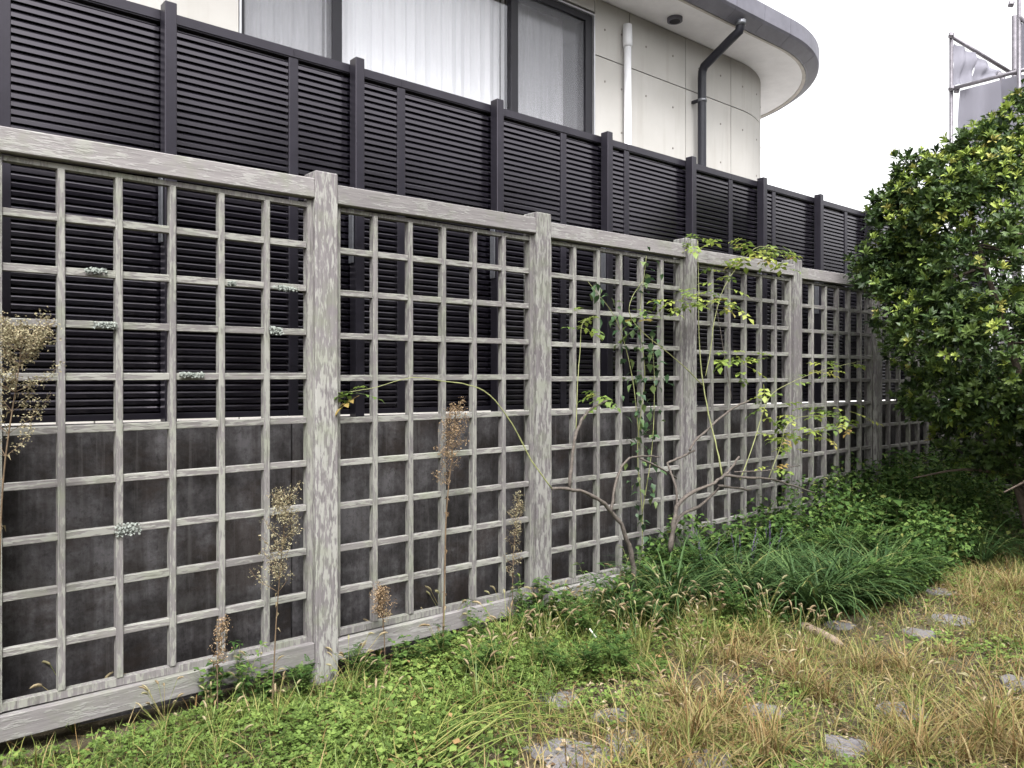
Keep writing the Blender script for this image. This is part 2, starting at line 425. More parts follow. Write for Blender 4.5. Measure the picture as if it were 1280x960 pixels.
# ------------------------------------------------------------------ retaining walls
def retaining():
    y0 = .17; x0, x1 = -3.2, XE+.34
    wl = empty('retaining_wall', (0, y0, 0)); tag(wl, 'dark stained concrete retaining wall behind the long trellis', 'wall')
    for i in range(5):
        a, b = x0+(x1-x0)*i/5, x0+(x1-x0)*(i+1)/5
        box('wall_section', a, b-.008, 0, .16, -.10, 1.221, M['old_concrete'], wl, .003)
    box('coping', x0, x1, -.004, .164, 1.2215, 1.2295, M['coping'], wl, .002)
    w2 = empty('retaining_wall', (XE+.18, 0, 0)); tag(w2, 'low dark concrete wall beyond the return trellis at the corner', 'wall')
    box('wall_section', .0, .16, -3.4, .155, -.1, 1.221, M['old_concrete'], w2)
    box('coping', -.004, .164, -3.4, .153, 1.2215, 1.2295, M['coping'], w2)
retaining()
yd = box('yard', -30, 26, .34, 30, .9, 1.12, M['yard'], None, 0); tag(yd, kind='structure')

# ------------------------------------------------------------------ black louvre fence
def louvre():
    Y = .27; KS = .832; ZT, ZB = 3.08, 1.241
    f = empty('louvre_fence', (0, Y, 1.2295)); tag(f, 'tall black aluminium louvre fence standing on top of the concrete wall', 'fence')
    z0 = 1.2295
    def sx(v): return W(1830-1e4/v, 480, Y-.03).x
    posts = [sx(v) for v in (4.05, 5.13, 6.172, 7.22, 8.264, 9.319, 10.331, 11.377, 12.376, 13.42, 14.46, 15.5, 16.55)]
    stile = [sx(v) for v in (3.45, 4.79, 5.482, 6.849, 7.547, 8.913, 9.588, 10.953, 11.641, 13.0, 13.69, 15.04, 15.73, 16.9)]
    x0, x1 = stile[0], stile[-1]
    pitch = .0328; n = int((ZT-.05-ZB)/pitch)
    prof = [(0,-.018),(.0008,.002),(.0075,.012),(.028,.020),(.028,.0435),(.032,.0435),(.032,.016),(.004,-.018)]
    prof = [(a*KS, b*KS) for a, b in prof]
    segs = []
    for a, b in zip(stile[:-1], stile[1:]):
        a += .026; b -= .026
        V = [(x, p[0], p[1]) for x in (-(b-a)/2, (b-a)/2) for p in prof]
        k = len(prof)
        Fc = [(i, i+k, (i+1) % k+k, (i+1) % k) for i in range(k)]
        segs.append(((a+b)/2, mesh_from('slat', V, Fc)))
    vis = 28
    low = MB()
    for cx, me in segs:
        for j in range(n):
            z = ZT-.046-.0365-pitch*j-z0
            if j < vis and cx > -.4:
                link('slat', me, M['black_slat'], f, (cx, random.uniform(-.001,.001), z))
            else:
                low.add([(v.co.x+cx, v.co.y, v.co.z+z) for v in me.vertices], [tuple(p.vertices) for p in me.polygons])
    lo = low.build('lower_slats', M['black_slat'], f); tag(lo, kind='stuff')
    for x in stile:
        box('stile', x-.025, x+.025, -.006, .040, ZB-z0, ZT-.052-z0, M['black'], f, .002)
    for a, b in zip(stile[:-1], stile[1:]):
        mb = MB(); mb.bx(a+.001, b-.001, -.008, .044, ZT-.046-z0, ZT-.012-z0); mb.bx(a+.001, b-.001, .0, .040, ZT-.011-z0, ZT-z0); mb.bx(a+.001,b-.001,-.002,.040,ZT-.052-z0,ZT-.0465-z0)
        mb.build('top_rail', M['black'], f)
        box('bottom_rail', a+.026, b-.026, .0, .040, ZB-z0, ZB+.028-z0, M['black'], f, .002)
    for x in posts:
        p = box('post', x-.026, x+.026, -.075, -.010, .002, ZT+.018-z0, M['black'], f, .003)
        box('fixing_plate', x-.038, x-.029, -.060, -.020, 2.03-z0, 2.42-z0, M['bracket'], f, .001)
louvre()

# ------------------------------------------------------------------ house
YW = 1.87; ZS = 5.105; XA = 8.05; RW = 1.45
H = empty('house', (0, YW, 1.12)); tag(H, 'pale fair-faced concrete house with curved corner and rounded overhanging eave', 'house')
def hpath(off, x0=-4.0, step=.12, yend=9.0):
    """outline of the house front, rounded corner and far side, moved outwards by off: (point, normal, length)"""
    P = []
    r = RW+off
    nst = int((XA-x0)/.3)
    for i in range(nst): P.append((Vector((x0+(XA-x0)*i/nst, YW-off)), Vector((0,-1))))
    na = 30
    for i in range(na+1):
        a = math.pi/2*i/na
        P.append((Vector((XA+r*math.sin(a), YW+RW-r*math.cos(a))), Vector((math.sin(a), -math.cos(a)))))
    for i in range(1, 19): P.append((Vector((XA+r, YW+RW+(yend-YW-RW)*i/18)), Vector((1,0))))
    return P
def ploc(s, x0=-4.0):
    """point and normal at arc length s on the wall line"""
    L1 = XA-x0
    if s <= L1: return Vector((x0+s, YW)), Vector((0,-1))
    a = (s-L1)/RW
    if a <= math.pi/2: return Vector((XA+RW*math.sin(a), YW+RW-RW*math.cos(a))), Vector((math.sin(a), -math.cos(a)))
    return Vector((XA+RW, YW+RW+(s-L1-RW*math.pi/2))), Vector((1,0))
def sweep(name, ss, prof, mat, parent, closed=True, smooth=False):
    """profile of (outward, z) swept over arc positions ss, in the house's axes"""
    V, Fc = [], []; k = len(prof)
    for s in ss:
        p, nrm = ploc(s)
        for (o, z) in prof:
            q = p+nrm*o; V.append((q.x, q.y-YW, z-1.12))
    m = len(ss)
    for i in range(m-1):
        for j in range(k if closed else k-1):
            a, b = i*k+j, i*k+(j+1) % k
            Fc.append((a, a+k, b+k, b))
    if closed:
        Fc.append(tuple(range(k))); Fc.append(tuple((m-1)*k+j for j in range(k-1, -1, -1)))
    me = mesh_from(name, V, Fc, smooth)
    bm = bmesh.new(); bm.from_mesh(me); bmesh.ops.recalc_face_normals(bm, faces=bm.faces); bm.to_mesh(me); bm.free()
    return link(name, me, mat, parent)
def srange(a, b, step=.12):
    n = max(1, int(math.ceil((b-a)/step))); return [a+(b-a)*i/n for i in range(n+1)]
X0 = -4.0
def s_at(px): return W(px, 480, YW).x - X0
SWL, SWR = s_at(299), s_at(743.5)
SEND = (XA-X0)+RW*math.pi/2+5
ZJ, ZWT, ZWB = 4.555, 4.935, 2.25
# core set back behind the panels, so that the joints are dark grooves
core = MB()
def core_piece(a, b, z0, z1): sweep('wall_core', srange(a, b), [(-.016, z0), (-.20, z0), (-.20, z1), (-.016, z1)], M['joint'], H)
core_piece(0, SWL-.001, 1.12, ZS+.1); core_piece(SWR+.001, SEND, 1.12, ZS+.1)
core_piece(SWL, SWR, 1.12, ZWB-.002); core_piece(SWL, SWR, ZWT+.002, ZS+.1)
J = .010
def panel(a, b, z0, z1): sweep('wall_panel', srange(a+J/2, b-J/2), [(0, z0+J/2), (-.014, z0+J/2), (-.014, z1-J/2), (0, z1-J/2)], M['house'], H)
js = [s_at(787), s_at(857)]; pit = js[1]-js[0]
cols = [SWR, js[0], js[1]]
s = js[1]+pit*.92
while s < SEND: cols.append(s); s += pit*.92
for a, b in zip(cols[:-1], cols[1:]):
    panel(a, b, ZJ, ZS+.0); panel(a, b, 2.8, ZJ); panel(a, b, 1.12, 2.8)
s = SWL; lc = [SWL]
while s > .9: s -= pit; lc.append(max(s, 0))
for b, a in zip(lc[:-1], lc[1:]):
    panel(a, b, ZJ, ZS); panel(a, b, 2.8, ZJ); panel(a, b, 1.12, 2.8)
panel(SWL, SWR, ZWT+.02, ZS); panel(SWL, SWR, 1.12, ZWB-.02)
# tie holes of the formwork
disc = bmesh.new(); bmesh.ops.create_cone(disc, cap_ends=True, segments=12, radius1=.011, radius2=.011, depth=.006); dm = bpy.data.meshes.new('tie_hole'); disc.to_mesh(dm); disc.free()
for a, b in zip(cols[:-1], cols[1:]):
    for t in (.28, .76):
        for z in ((4.33, 4.83) if t < .5 else (4.31, 4.85, 3.88)):
            p, nr = ploc(a+(b-a)*t)
            link('tie_hole', dm, M['tie'], H, (p.x, p.y-YW-.0 if nr.y == -1 else p.y-YW, z-1.12), (R(90), 0, math.atan2(nr.x, -nr.y)))
# window
def window():
    x0, x1 = X0+SWL, X0+SWR
    wi = box('window', x0, x0+.001, 0,.001,3,3.001, M['frame_dark'], H, 0)
    bpy.data.objects.remove(wi)
    mb = MB()
    zt, zb = ZWT-1.12, ZWB-1.12
    mb.bx(x0+.016, x1-.016, .02, .16, zt-.075, zt-.016); mb.bx(x0+.016, x1-.016, .02, .16, zb+.016, zb+.08)
    mb.bx(x0+.016, x0+.045, .02, .16, zb+.08, zt-.075); mb.bx(x1-.105, x1-.016, .02, .16, zb+.08, zt-.075)
    win = mb.build('window', M['frame_dark'], H)
    e = MB()
    e.bx(x0, x1, -.006, .05, zt-.014, zt); e.bx(x1-.014, x1, -.006, .05, zb, zt-.014); e.bx(x0, x0+.014, -.006, .05, zb, zt-.014); e.bx(x0+.014, x1-.014, -.006, .05, zb, zb+.014)
    e.build('edge_trim', M['frame_light'], win)
    m1, m2 = X0+s_at(425), X0+s_at(647)
    for m in (m1, m2): box('mullion', m-.045, m+.035, .03, .13, zb+.08, zt-.075, M['frame_dark'], win, .003)
    for k, (a, b) in enumerate(((x0+.046, m1-.046), (m1+.036, m2-.046), (m2+.036, x1-.106))):
        gy = .075 if k != 1 else .062
        box('glass_pane', a, b, gy, gy+.006, zb+.081, zt-.076, M['glass'], win, 0)
        if k != 1: box('insect_screen', a, b, .046, .048, zb+.081, zt-.076, M['mesh_screen'], win, 0)
    # curtains hang inside on their own rail
    names = ['sheer curtain behind the screened pane beside the plain concrete wall', 'bright white sheer curtain in the wide middle window pane', 'sheer curtain drawn short of the window end next to the drainpipe wall']
    for k, (a, b) in enumerate(((x0+.03, m1-.02), (m1-.0, m2-.01), (m2+.005, x1-.19))):
        n = int((b-a)/.012); V = []; Fc = []
        rr = random.Random(k); ph = [rr.uniform(0, 6) for _ in range(5)]
        for i in range(n+1):
            x = a+(b-a)*i/n; u = x*2*math.pi
            d = .016*math.sin(u/.115+ph[0]+1.2*math.sin(u/.7+ph[1])) + .008*math.sin(u/.052+ph[2]) + .014*math.sin(u/.43+ph[3])
            V += [(x, YW+.24+d*1.15, ZWB+.05), (x, YW+.24+d, (ZWB+ZWT)/2), (x, YW+.24+d*.6, ZWT-.03)]
        for i in range(n):
            for j in range(2): Fc.append((3*i+j, 3*i+3+j, 3*i+4+j, 3*i+1+j))
        c = link('curtain', mesh_from('curtain', V, Fc, True), M['curtain']); tag(c, names[k], 'curtain', 'curtains in the house window')
    rm = MB(); rm.bx(x0-.3, x1+.3, 1.6, 1.7, zb-.3, zt+.3); rm.bx(x0-.4, x0-.3, .21, 1.7, zb-.3, zt+.3); rm.bx(x1+.3, x1+.4, .21, 1.7, zb-.3, zt+.3)
    rm.bx(x0-.4, x1+.4, .21, 1.7, zb-.4, zb-.3); rm.bx(x0-.4, x1+.4, .21, 1.7, zt+.02, zt+.1)
    rm.build('room_shell', M['room'], H)
window()
# eave: soffit, trim, fascia pieces, roof
OV = .52
sweep('soffit', srange(0, SEND), [(-.30, ZS+.004), (OV-.04, ZS+.004), (OV-.04, ZS+.05), (-.30, ZS+.05)], M['soffit'], H, smooth=False)
sweep('soffit_trim', srange(0, SEND), [(OV-.039, ZS-.004), (OV, ZS-.010), (OV, ZS+.05), (OV-.039, ZS+.05)], M['trim'], H)
s = 0.0; k = 0
while s < SEND-.1:
    e = min(s+.50, SEND)
    sweep('fascia_panel', srange(s, e-.005, .1), [(OV+.001, ZS-.004), (OV+.02, ZS-.012), (OV+.13, ZS+.06), (OV+.15, ZS+.085), (OV+.155, ZS+.25), (OV+.13, ZS+.265), (OV+.001, ZS+.265)], M['fascia'], H)
    s = e
sweep('roof', srange(0, SEND), [(OV-.0, ZS+.10), (OV, ZS+.255), (-3.0, ZS+.40), (-3.0, ZS+.10)], M['fascia'], H) if False else None
rp = [(p.x, p.y) for p, _ in hpath(OV-.01)]
rp = [(x, y-YW) for x, y in rp] + [(-4.0, 9.0-YW)]
V = [(x, y, ZS+.06-1.12) for x, y in rp]+[(x, y, ZS+.26-1.12) for x, y in rp]; k = len(rp)
rf = link('roof', mesh_from('roof', V, [tuple(range(k-1,-1,-1)), tuple(range(k, 2*k))]+[(i, (i+1) % k, (i+1) % k+k, i+k) for i in range(k)]), M['fascia'], H)
# side and back closing walls
box('end_wall', -4.0, -3.8, .21, 9-YW, 0, ZS-1.12, M['house'], H, 0); box('back_wall', -3.79, XA+RW-.21, 8.8-YW, 9-YW, 0, ZS-1.12, M['house'], H, 0)
# round soffit vent
vc = G(843.5, 23, ZS)
vm = MB(); vm.tube([(0,0,.0),(0,0,-.035)], [.078,.078], 20); vent = link('soffit_vent', mesh_from('soffit_vent', vm.V, vm.F, True), M['fascia'], H, (vc.x, vc.y-YW, ZS+.004-1.12))
vm = MB(); vm.tube([(0,0,-.03),(0,0,-.0375)], [.055,.055], 20); link('vent_opening', mesh_from('vent_opening', vm.V, vm.F), M['frame_dark'], vent)
# white vent pipe
p = W(784.5, 31, YW-.06); wp = tube('white_pipe', [(p.x, -.06, 0.01), (p.x, -.06, p.z-1.12-.16)], .037, M['white_pipe'], H, 14)
tube('pipe_cap', [(p.x, -.06, p.z-1.12-.22), (p.x, -.06, p.z-1.12-.20), (p.x, -.058, p.z-1.12-.13), (p.x, -.058, p.z-1.12)], [.041,.048,.048,.044], M['white_pipe'], wp, 14)
# dark downpipe with two bends and a wall clip
q = W(877.5, 60, YW-.11)
gy = -(OV+.07)
dp = tube('downpipe', [(q.x, -.11, .01), (q.x, -.11, 2.5), (q.x, -.11, 3.55), (q.x, -.115, 3.62), (q.x, -.14, 3.67), (q.x, gy+.10, 3.86), (q.x, gy+.02, 3.90), (q.x, gy, 3.97), (q.x, gy, 4.01)], .046, M['dark_pipe'], H, 16)
tube('pipe_collar', [(q.x, gy, 3.955), (q.x, gy, 4.005)], .053, M['bracket'], dp, 16)
cl = tube('pipe_clip', [(q.x, -.11, 3.295), (q.x, -.11, 3.325)], .051, M['bracket'], dp, 16)
link('clip_arm', box_mesh(.035, .10, .03, .002), M['frame_dark'], cl, (q.x-.03, -.055, 3.31), (0,0,0))

# ------------------------------------------------------------------ scaffold far off on the right
def scaffold():
    D_ = 13.5
    base = A(1192, 480, D_); f = empty('scaffold', (base.x, base.y, 0)); tag(f, 'grey tube scaffold hung with translucent sheeting behind the tree', 'scaffold')
    def L(px, py, d=D_): return A(px, py, d)-Vector((base.x, base.y, 0))
    r = .032
    def pole(name, a, b, rr=r): return tube(name, [a, b], rr, M['steel'], f, 8)
    t = L(1189, 42); pole('upright', (t.x, t.y, 0), t)
    t2 = L(1274, -60, D_-.8); pole('upright', (t2.x, t2.y, 0), t2)
    t3 = L(1253, 92, D_+.5); pole('upright', (t3.x, t3.y, 0), t3, .045)
    t4 = L(1268, 20, D_+.6); pole('upright', (t4.x, t4.y, 0), t4, .045)
    pole('ledger', L(1186, 112), L(1300, 82, D_-1)); pole('ledger', L(1190, 46), L(1264, 91, D_+.3))
    pole('ledger', L(1186, 300), L(1300, 300, D_-1)); pole('brace', L(1274, 22, D_-.8), L(1300, 40, D_-1))
    for (x, y, d) in ((1189, 44, D_), (1190, 110, D_), (1196, 113, D_), (1249, 94, D_-.4), (1264, 5, D_-.8), (1270, 90, D_-.6)):
        c = L(x, y, d-.04); link('coupler', box_mesh(.09, .08, .075, .015), M['steel'], f, c, (.3, .2, .5))
    def sheet(name, pts, n=10):
        a, b, c, d_ = pts; V = []; Fc = []
        for j in range(n+1):
            for i in range(n+1):
                u, v = i/n, j/n
                p = (a*(1-u)+b*u)*(1-v)+(d_*(1-u)+c*u)*v
                q = .03*math.sin(u*11+v*3)+.025*math.sin(v*9+2*u)
                V.append(p+Vector((.3*q, q, 0)))
        for j in range(n):
            for i in range(n): Fc.append((j*(n+1)+i, j*(n+1)+i+1, (j+1)*(n+1)+i+1, (j+1)*(n+1)+i))
        return link(name, mesh_from(name, V, Fc, True), M['sheet'], f)
    sheet('sheeting', [L(1193, 53), L(1219, 66), L(1217, 102, D_-.05), L(1192, 107, D_-.05)])
    sheet('sheeting', [L(1219, 67, D_+.02), L(1250, 89, D_+.1), L(1247, 95, D_-.1), L(1218, 102, D_)])
    sheet('sheeting', [L(1200, 113, D_+.05), L(1250, 100, D_-.2), L(1250, 300, D_-.2), L(1200, 300, D_+.05)])
    sheet('sheeting', [L(1252, 99, D_-.1), L(1300, 88, D_-.6), L(1300, 300, D_-.6), L(1252, 300, D_-.1)])
    sheet('sheeting', [L(1276, 25, D_-.6), L(1300, 40, D_-.8), L(1300, 84, D_-.7), L(1275, 88, D_-.5)])
scaffold()

# ------------------------------------------------------------------ plant templates
def leaf_t(w_=.28, mid=.5, fold=.08, droop=.12):
    V = np.array([(0,0,0), (-w_, mid, fold), (w_, mid, fold), (0, mid, 0), (0, 1, -droop)], float)
    T = np.array([(0,2,3), (0,3,1), (3,2,4), (1,3,4)])
    return V, T
def join(parts):
    V, T, o = [], [], 0
    for v, t in parts: V.append(v); T.append(t+o); o += len(v)
    return np.vstack(V), np.vstack(T)
def xf(tp, yaw=0, tilt=0, roll=0, s=1.0, loc=(0,0,0)):
    m = np.array(Matrix.Rotation(yaw, 3, 'Z') @ Matrix.Rotation(tilt, 3, 'X') @ Matrix.Rotation(roll, 3, 'Y'))
    return tp[0]*s @ m.T + np.array(loc), tp[1]
def blade_t(w_=.03, bend=.5, seg=3, twist=0):
    V, T = [], []
    for i in range(seg):
        t = i/seg; ww = w_*(1-t*.75)
        V += [(-ww, bend*t*t, t*(1-.25*bend*t)), (ww, bend*t*t, t*(1-.25*bend*t))]
    V.append((0, bend, 1-.25*bend)); 
    for i in range(seg-1):
        a = 2*i; T += [(a, a+1, a+3), (a, a+3, a+2)]
    a = 2*(seg-1); T.append((a, a+1, a+2))
    return np.array(V, float), np.array(T)
def arch_t(w_=.012, L=1.0, a0=1.3, curl=1.9, seg=6):
    """strap leaf that rises and arches over"""
    V, T = [], []; y = z = 0.0
    for i in range(seg+1):
        t = i/seg; ww = w_*(.6+.8*t*(1-t)*2) if t < .6 else w_*(1.05-(t-.6)*2.2)
        ww = max(ww, .001)
        V += [(-ww, y, z), (0, y, z-.4*ww), (ww, y, z)]
        an = a0-curl*t; y += math.cos(an)*L/seg; z += math.sin(an)*L/seg
    for i in range(seg):
        a = 3*i
        for k in (0, 1): T += [(a+k, a+k+1, a+k+4), (a+k, a+k+4, a+k+3)]
    return np.array(V, float), np.array(T)
def tube_t(pts, r, n=4):
    V, Fc = tube_geo(pts, r, n, False)
    T = []
    for f in Fc: T += [(f[0], f[1], f[2]), (f[0], f[2], f[3])]
    return np.array([tuple(v) for v in V], float), np.array(T)
def rots(yaw, tilt, roll):
    cy, sy, ct, st, cr, sr = np.cos(yaw), np.sin(yaw), np.cos(tilt), np.sin(tilt), np.cos(roll), np.sin(roll)
    n = len(yaw); Z = np.zeros(n); O = np.ones(n)
    Rz = np.stack([cy,-sy,Z, sy,cy,Z, Z,Z,O], 1).reshape(n,3,3)
    Rx = np.stack([O,Z,Z, Z,ct,-st, Z,st,ct], 1).reshape(n,3,3)
    Ry = np.stack([cr,Z,sr, Z,O,Z, -sr,Z,cr], 1).reshape(n,3,3)
    return Rz @ Rx @ Ry
def scatter(tps, pos, Rm, sc, rnd, which=None):
    """many copies of small templates as one (verts, tris, rnd)"""
    if which is None: which = RNG.integers(0, len(tps), len(pos))
    VV, TT, RR, o = [], [], [], 0
    for k, (v, t) in enumerate(tps):
        ix = np.where(which == k)[0]
        if not len(ix): continue
        P = np.einsum('nij,vj->nvi', Rm[ix], v)*sc[ix][:, None, None] + pos[ix][:, None, :]
        VV.append(P.reshape(-1, 3)); nv = len(v)
        TT.append((t[None]+(np.arange(len(ix))*nv)[:, None, None]).reshape(-1, 3)+o); o += nv*len(ix)
        RR.append(np.repeat(rnd[ix], len(t)))
    return np.vstack(VV), np.vstack(TT), np.concatenate(RR)
def merge(gs):
    V, T, Rn, o = [], [], [], 0
    for v, t, r in gs: V.append(v); T.append(t+o); Rn.append(r); o += len(v)
    return np.vstack(V), np.vstack(T), np.concatenate(Rn)
def geo_obj(name, g, mat, parent=None):
    return link(name, np_mesh(name, *g), mat, parent)
def U(a, b, n): return RNG.uniform(a, b, n)
def with_r(tp, r): return tp[0], tp[1], np.full(len(tp[1]), r)

# ------------------------------------------------------------------ the tree on the right
def crown_points(lumps, n, shell=.75):
    w_ = np.array([l[3]*l[4]*l[5] for l in lumps])**.67; w_ /= w_.sum()
    pos, nor, dep = [], [], []
    for k, (cx, cy, cz, rx, ry, rz) in enumerate(lumps):
        m = int(n*w_[k]); d = RNG.normal(size=(m, 3)); d /= np.linalg.norm(d, axis=1)[:, None]
        rr = shell+(1-shell)*RNG.random(m)**.6
        if rx < .2: rr = RNG.random(m)**.4
        bump_ = 1+.10*np.sin(d[:,0]*7+k)*np.sin(d[:,1]*6+2*k)*np.cos(d[:,2]*7)
        p = d*(rr*bump_)[:, None]*np.array([rx, ry, rz])+np.array([cx, cy, cz])
        pos.append(p); nor.append(d); dep.append(rr)
    pos, nor, dep = np.vstack(pos), np.vstack(nor), np.concatenate(dep)
    # leave out what lies deep inside another lump
    keep = np.ones(len(pos), bool)
    for (cx, cy, cz, rx, ry, rz) in lumps:
        q = (pos-np.array([cx,cy,cz]))/np.array([rx,ry,rz]); keep &= ((q**2).sum(1) > .42) | (rx < .2)
    return pos[keep], nor[keep], dep[keep]
def make_tree():
    c = A(1305, 480, 6.35); t = empty('broadleaf_tree', (c.x, c.y, 0)); tag(t, 'bushy evergreen tree with glossy rosettes of leaves in the fence corner', 'tree')
    mb = MB()
    ends = []
    rr = random.Random(3)
    for k in range(5):
        a = k*1.256+.3
        top = Vector((math.cos(a)*.75, math.sin(a)*.75, 2.3+.5*rr.random()))
        pts = spline([(.05*math.cos(a), .05*math.sin(a), -.05), (.15*math.cos(a), .15*math.sin(a), .5), (.4*math.cos(a+.3), .4*math.sin(a+.3), 1.3), top], 4)
        mb.tube(pts, [.06-.045*i/(len(pts)-1) for i in range(len(pts))], 7)
        for b in range(5):
            s_ = pts[rr.randrange(4, len(pts))]; d = Vector((rr.uniform(-1,1), rr.uniform(-1,1), rr.uniform(-.1,.8))).normalized()*.75
            p2 = spline([s_, s_+d*.5+Vector((0,0,.06)), s_+d], 3); mb.tube(p2, [.018-.013*i/(len(p2)-1) for i in range(len(p2))], 5)
    mb.build('trunk', M['bark'], t, True)
    L = []
    for (px, py, d, r, rz) in ((1295,310,6.4,.95,.90),(1215,305,6.4,.55,.55),(1168,295,6.5,.36,.38),(1150,248,6.6,.24,.26),(1190,240,6.4,.38,.36),(1250,232,6.3,.45,.38),(1292,205,6.4,.42,.38),(1155,365,6.5,.30,.36),
                               (1146,432,6.4,.24,.26),(1195,420,6.1,.45,.40),(1260,430,5.9,.55,.45),(1200,490,6.2,.36,.26),(1262,505,6.0,.38,.28),(1335,400,6.0,.8,.7),(1335,505,6.2,.5,.35),(1370,300,6.6,1.0,.9),(1240,360,6.0,.5,.5),(1165,500,6.5,.28,.20),(1235,545,6.5,.42,.28),(1310,560,6.3,.5,.3),(1290,172,6.4,.36,.32),(1240,195,6.4,.3,.28),(1122,285,6.6,.22,.24),(1112,335,6.6,.18,.22),(1124,395,6.5,.22,.24)):
        p = A(px, py, d); L.append((p.x-c.x, p.y-c.y, p.z, r, r, rz))
    core_n = len(L); r2 = random.Random(21)
    for i in range(75):                              # shoots that break the outline
        l = L[r2.randrange(core_n)]; d = Vector((r2.gauss(0,1), r2.gauss(0,1), r2.gauss(.35,1))).normalized()
        q = r2.uniform(.09,.17); L.append((l[0]+d.x*l[3]*1.0, l[1]+d.y*l[4]*1.0, l[2]+d.z*l[5]*1.0, q, q, q*1.25))
    pos, nor, dep = crown_points(L, 12500, .70)
    rose = []
    for k in range(4):
        ps = []
        n = 11
        for i in range(n):
            ps.append(xf(leaf_t(.165, .62, .06, .12), 2*math.pi*i*.382*1.0+k, (1.2, .85, .5, .2)[i % 4]+.1*k*.5, 0, .9+.25*((i*7+k) % 5)/5))
        rose.append(join(ps))
    # rosettes point between outwards and upwards
    d = nor*.75+np.array([0,0,.75])+RNG.normal(size=nor.shape)*.28; d /= np.linalg.norm(d, axis=1)[:, None]
    yaw = np.arctan2(d[:,0], -d[:,1]); tilt = np.arccos(np.clip(d[:,2], -1, 1))
    n = len(pos)
    Rm = rots(yaw, tilt, np.zeros(n)); sp = U(0, 6.28, n); Rm = Rm @ rots(sp, np.zeros(n), np.zeros(n))
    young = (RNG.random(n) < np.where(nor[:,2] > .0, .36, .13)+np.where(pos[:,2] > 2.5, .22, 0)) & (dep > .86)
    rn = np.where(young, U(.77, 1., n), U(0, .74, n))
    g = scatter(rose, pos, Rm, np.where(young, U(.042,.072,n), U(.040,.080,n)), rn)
    # loose leaves between the rosettes
    pos2, nor2, dep2 = crown_points(L, 16000, .55); m = len(pos2)
    g2 = scatter([leaf_t(.20,.6), leaf_t(.23,.6,.05,.2)], pos2, rots(U(0,6.28,m), U(-.5,1.2,m), U(-.6,.6,m)), U(.05,.085,m), U(0,.72,m))
    geo_obj('crown', merge([g, g2]), M['tree_leaf'], t)
make_tree()
def make_darkening_shrub(loc, L, n, label, sz=.07):  # added shrub, stands behind the return trellis to darken the corner
    t = empty('darkening_shrub', loc); tag(t, label, 'shrub', 'shrubs added to darken beyond the corner fence')
    mb = MB()
    for k in range(4):
        a = k*1.6; mb.tube([(0.04*math.cos(a),.04*math.sin(a),-.05),(.12*math.cos(a),.12*math.sin(a),.6),(.25*math.cos(a+.4),.25*math.sin(a+.4),1.3)], [.03,.022,.01], 6)
    mb.build('trunk', M['bark'], t, True)
    pos, nor, dep = crown_points(L, n, .5); m = len(pos)
    geo_obj('crown', scatter([leaf_t(.25,.55), leaf_t(.3,.5,.1,.2)], pos, rots(U(0,6.28,m), U(-.5,1.2,m), U(-.6,.6,m)), U(.7,1.2,m)*sz, U(0,1,m)), M['hedge_leaf'], t)
make_darkening_shrub((XE+.95, -.75, 0), [(0,0,.9,.42,.75,.85), (0,.5,1.2,.36,.5,.6), (-.05,-.5,.7,.4,.6,.65)], 9000, 'dark shrub added behind the return trellis to darken the corner')
make_darkening_shrub((XE+.95, -2.2, 0), [(0,0,1.2,.42,.8,1.1), (0,.4,.7,.4,.7,.6)], 9000, 'dark shrub added to darken farther along behind the return trellis')

# row of clipped evergreens across the garden, seen only as the dark mirror image in the glossy louvres
def garden_row():
    t = empty('garden_evergreen', (0, -7.0, 0)); tag(t, 'dark evergreen in the row across the garden, mirrored in the black louvres', 'tree', 'evergreen row across the garden')
    mb = MB(); mb.tube([(0,0,-.05),(.02,.03,.8),(-.03,.0,1.8)], [.09,.07,.04], 7); k1 = mb.build('trunk', M['bark'], t, True)
    L = [(0,0,1.9,1.15,.8,1.55), (.3,.1,2.6,.7,.6,.85), (-.4,-.1,1.2,.9,.7,1.0)]
    pos, nor, dep = crown_points(L, 9000, .6); m = len(pos)
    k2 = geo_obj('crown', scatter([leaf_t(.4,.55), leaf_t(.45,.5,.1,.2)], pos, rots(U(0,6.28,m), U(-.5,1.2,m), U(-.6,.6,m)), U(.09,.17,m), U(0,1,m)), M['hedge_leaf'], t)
    for i in range(14):
        o = t
        if i:
            o = t.copy(); COL.objects.link(o)
            for ch in (k1, k2): c = ch.copy(); COL.objects.link(c); c.parent = o
        rr = random.Random(100+i); q = rr.uniform(.92,1.12)
        o.location = (-3.0+2.1*i, -7.8+rr.uniform(-.3,.3), -.02); o.rotation_euler = (0,0,rr.uniform(0,6.28)); o.scale = (q*1.3, q*1.3, q*1.6)
garden_row()

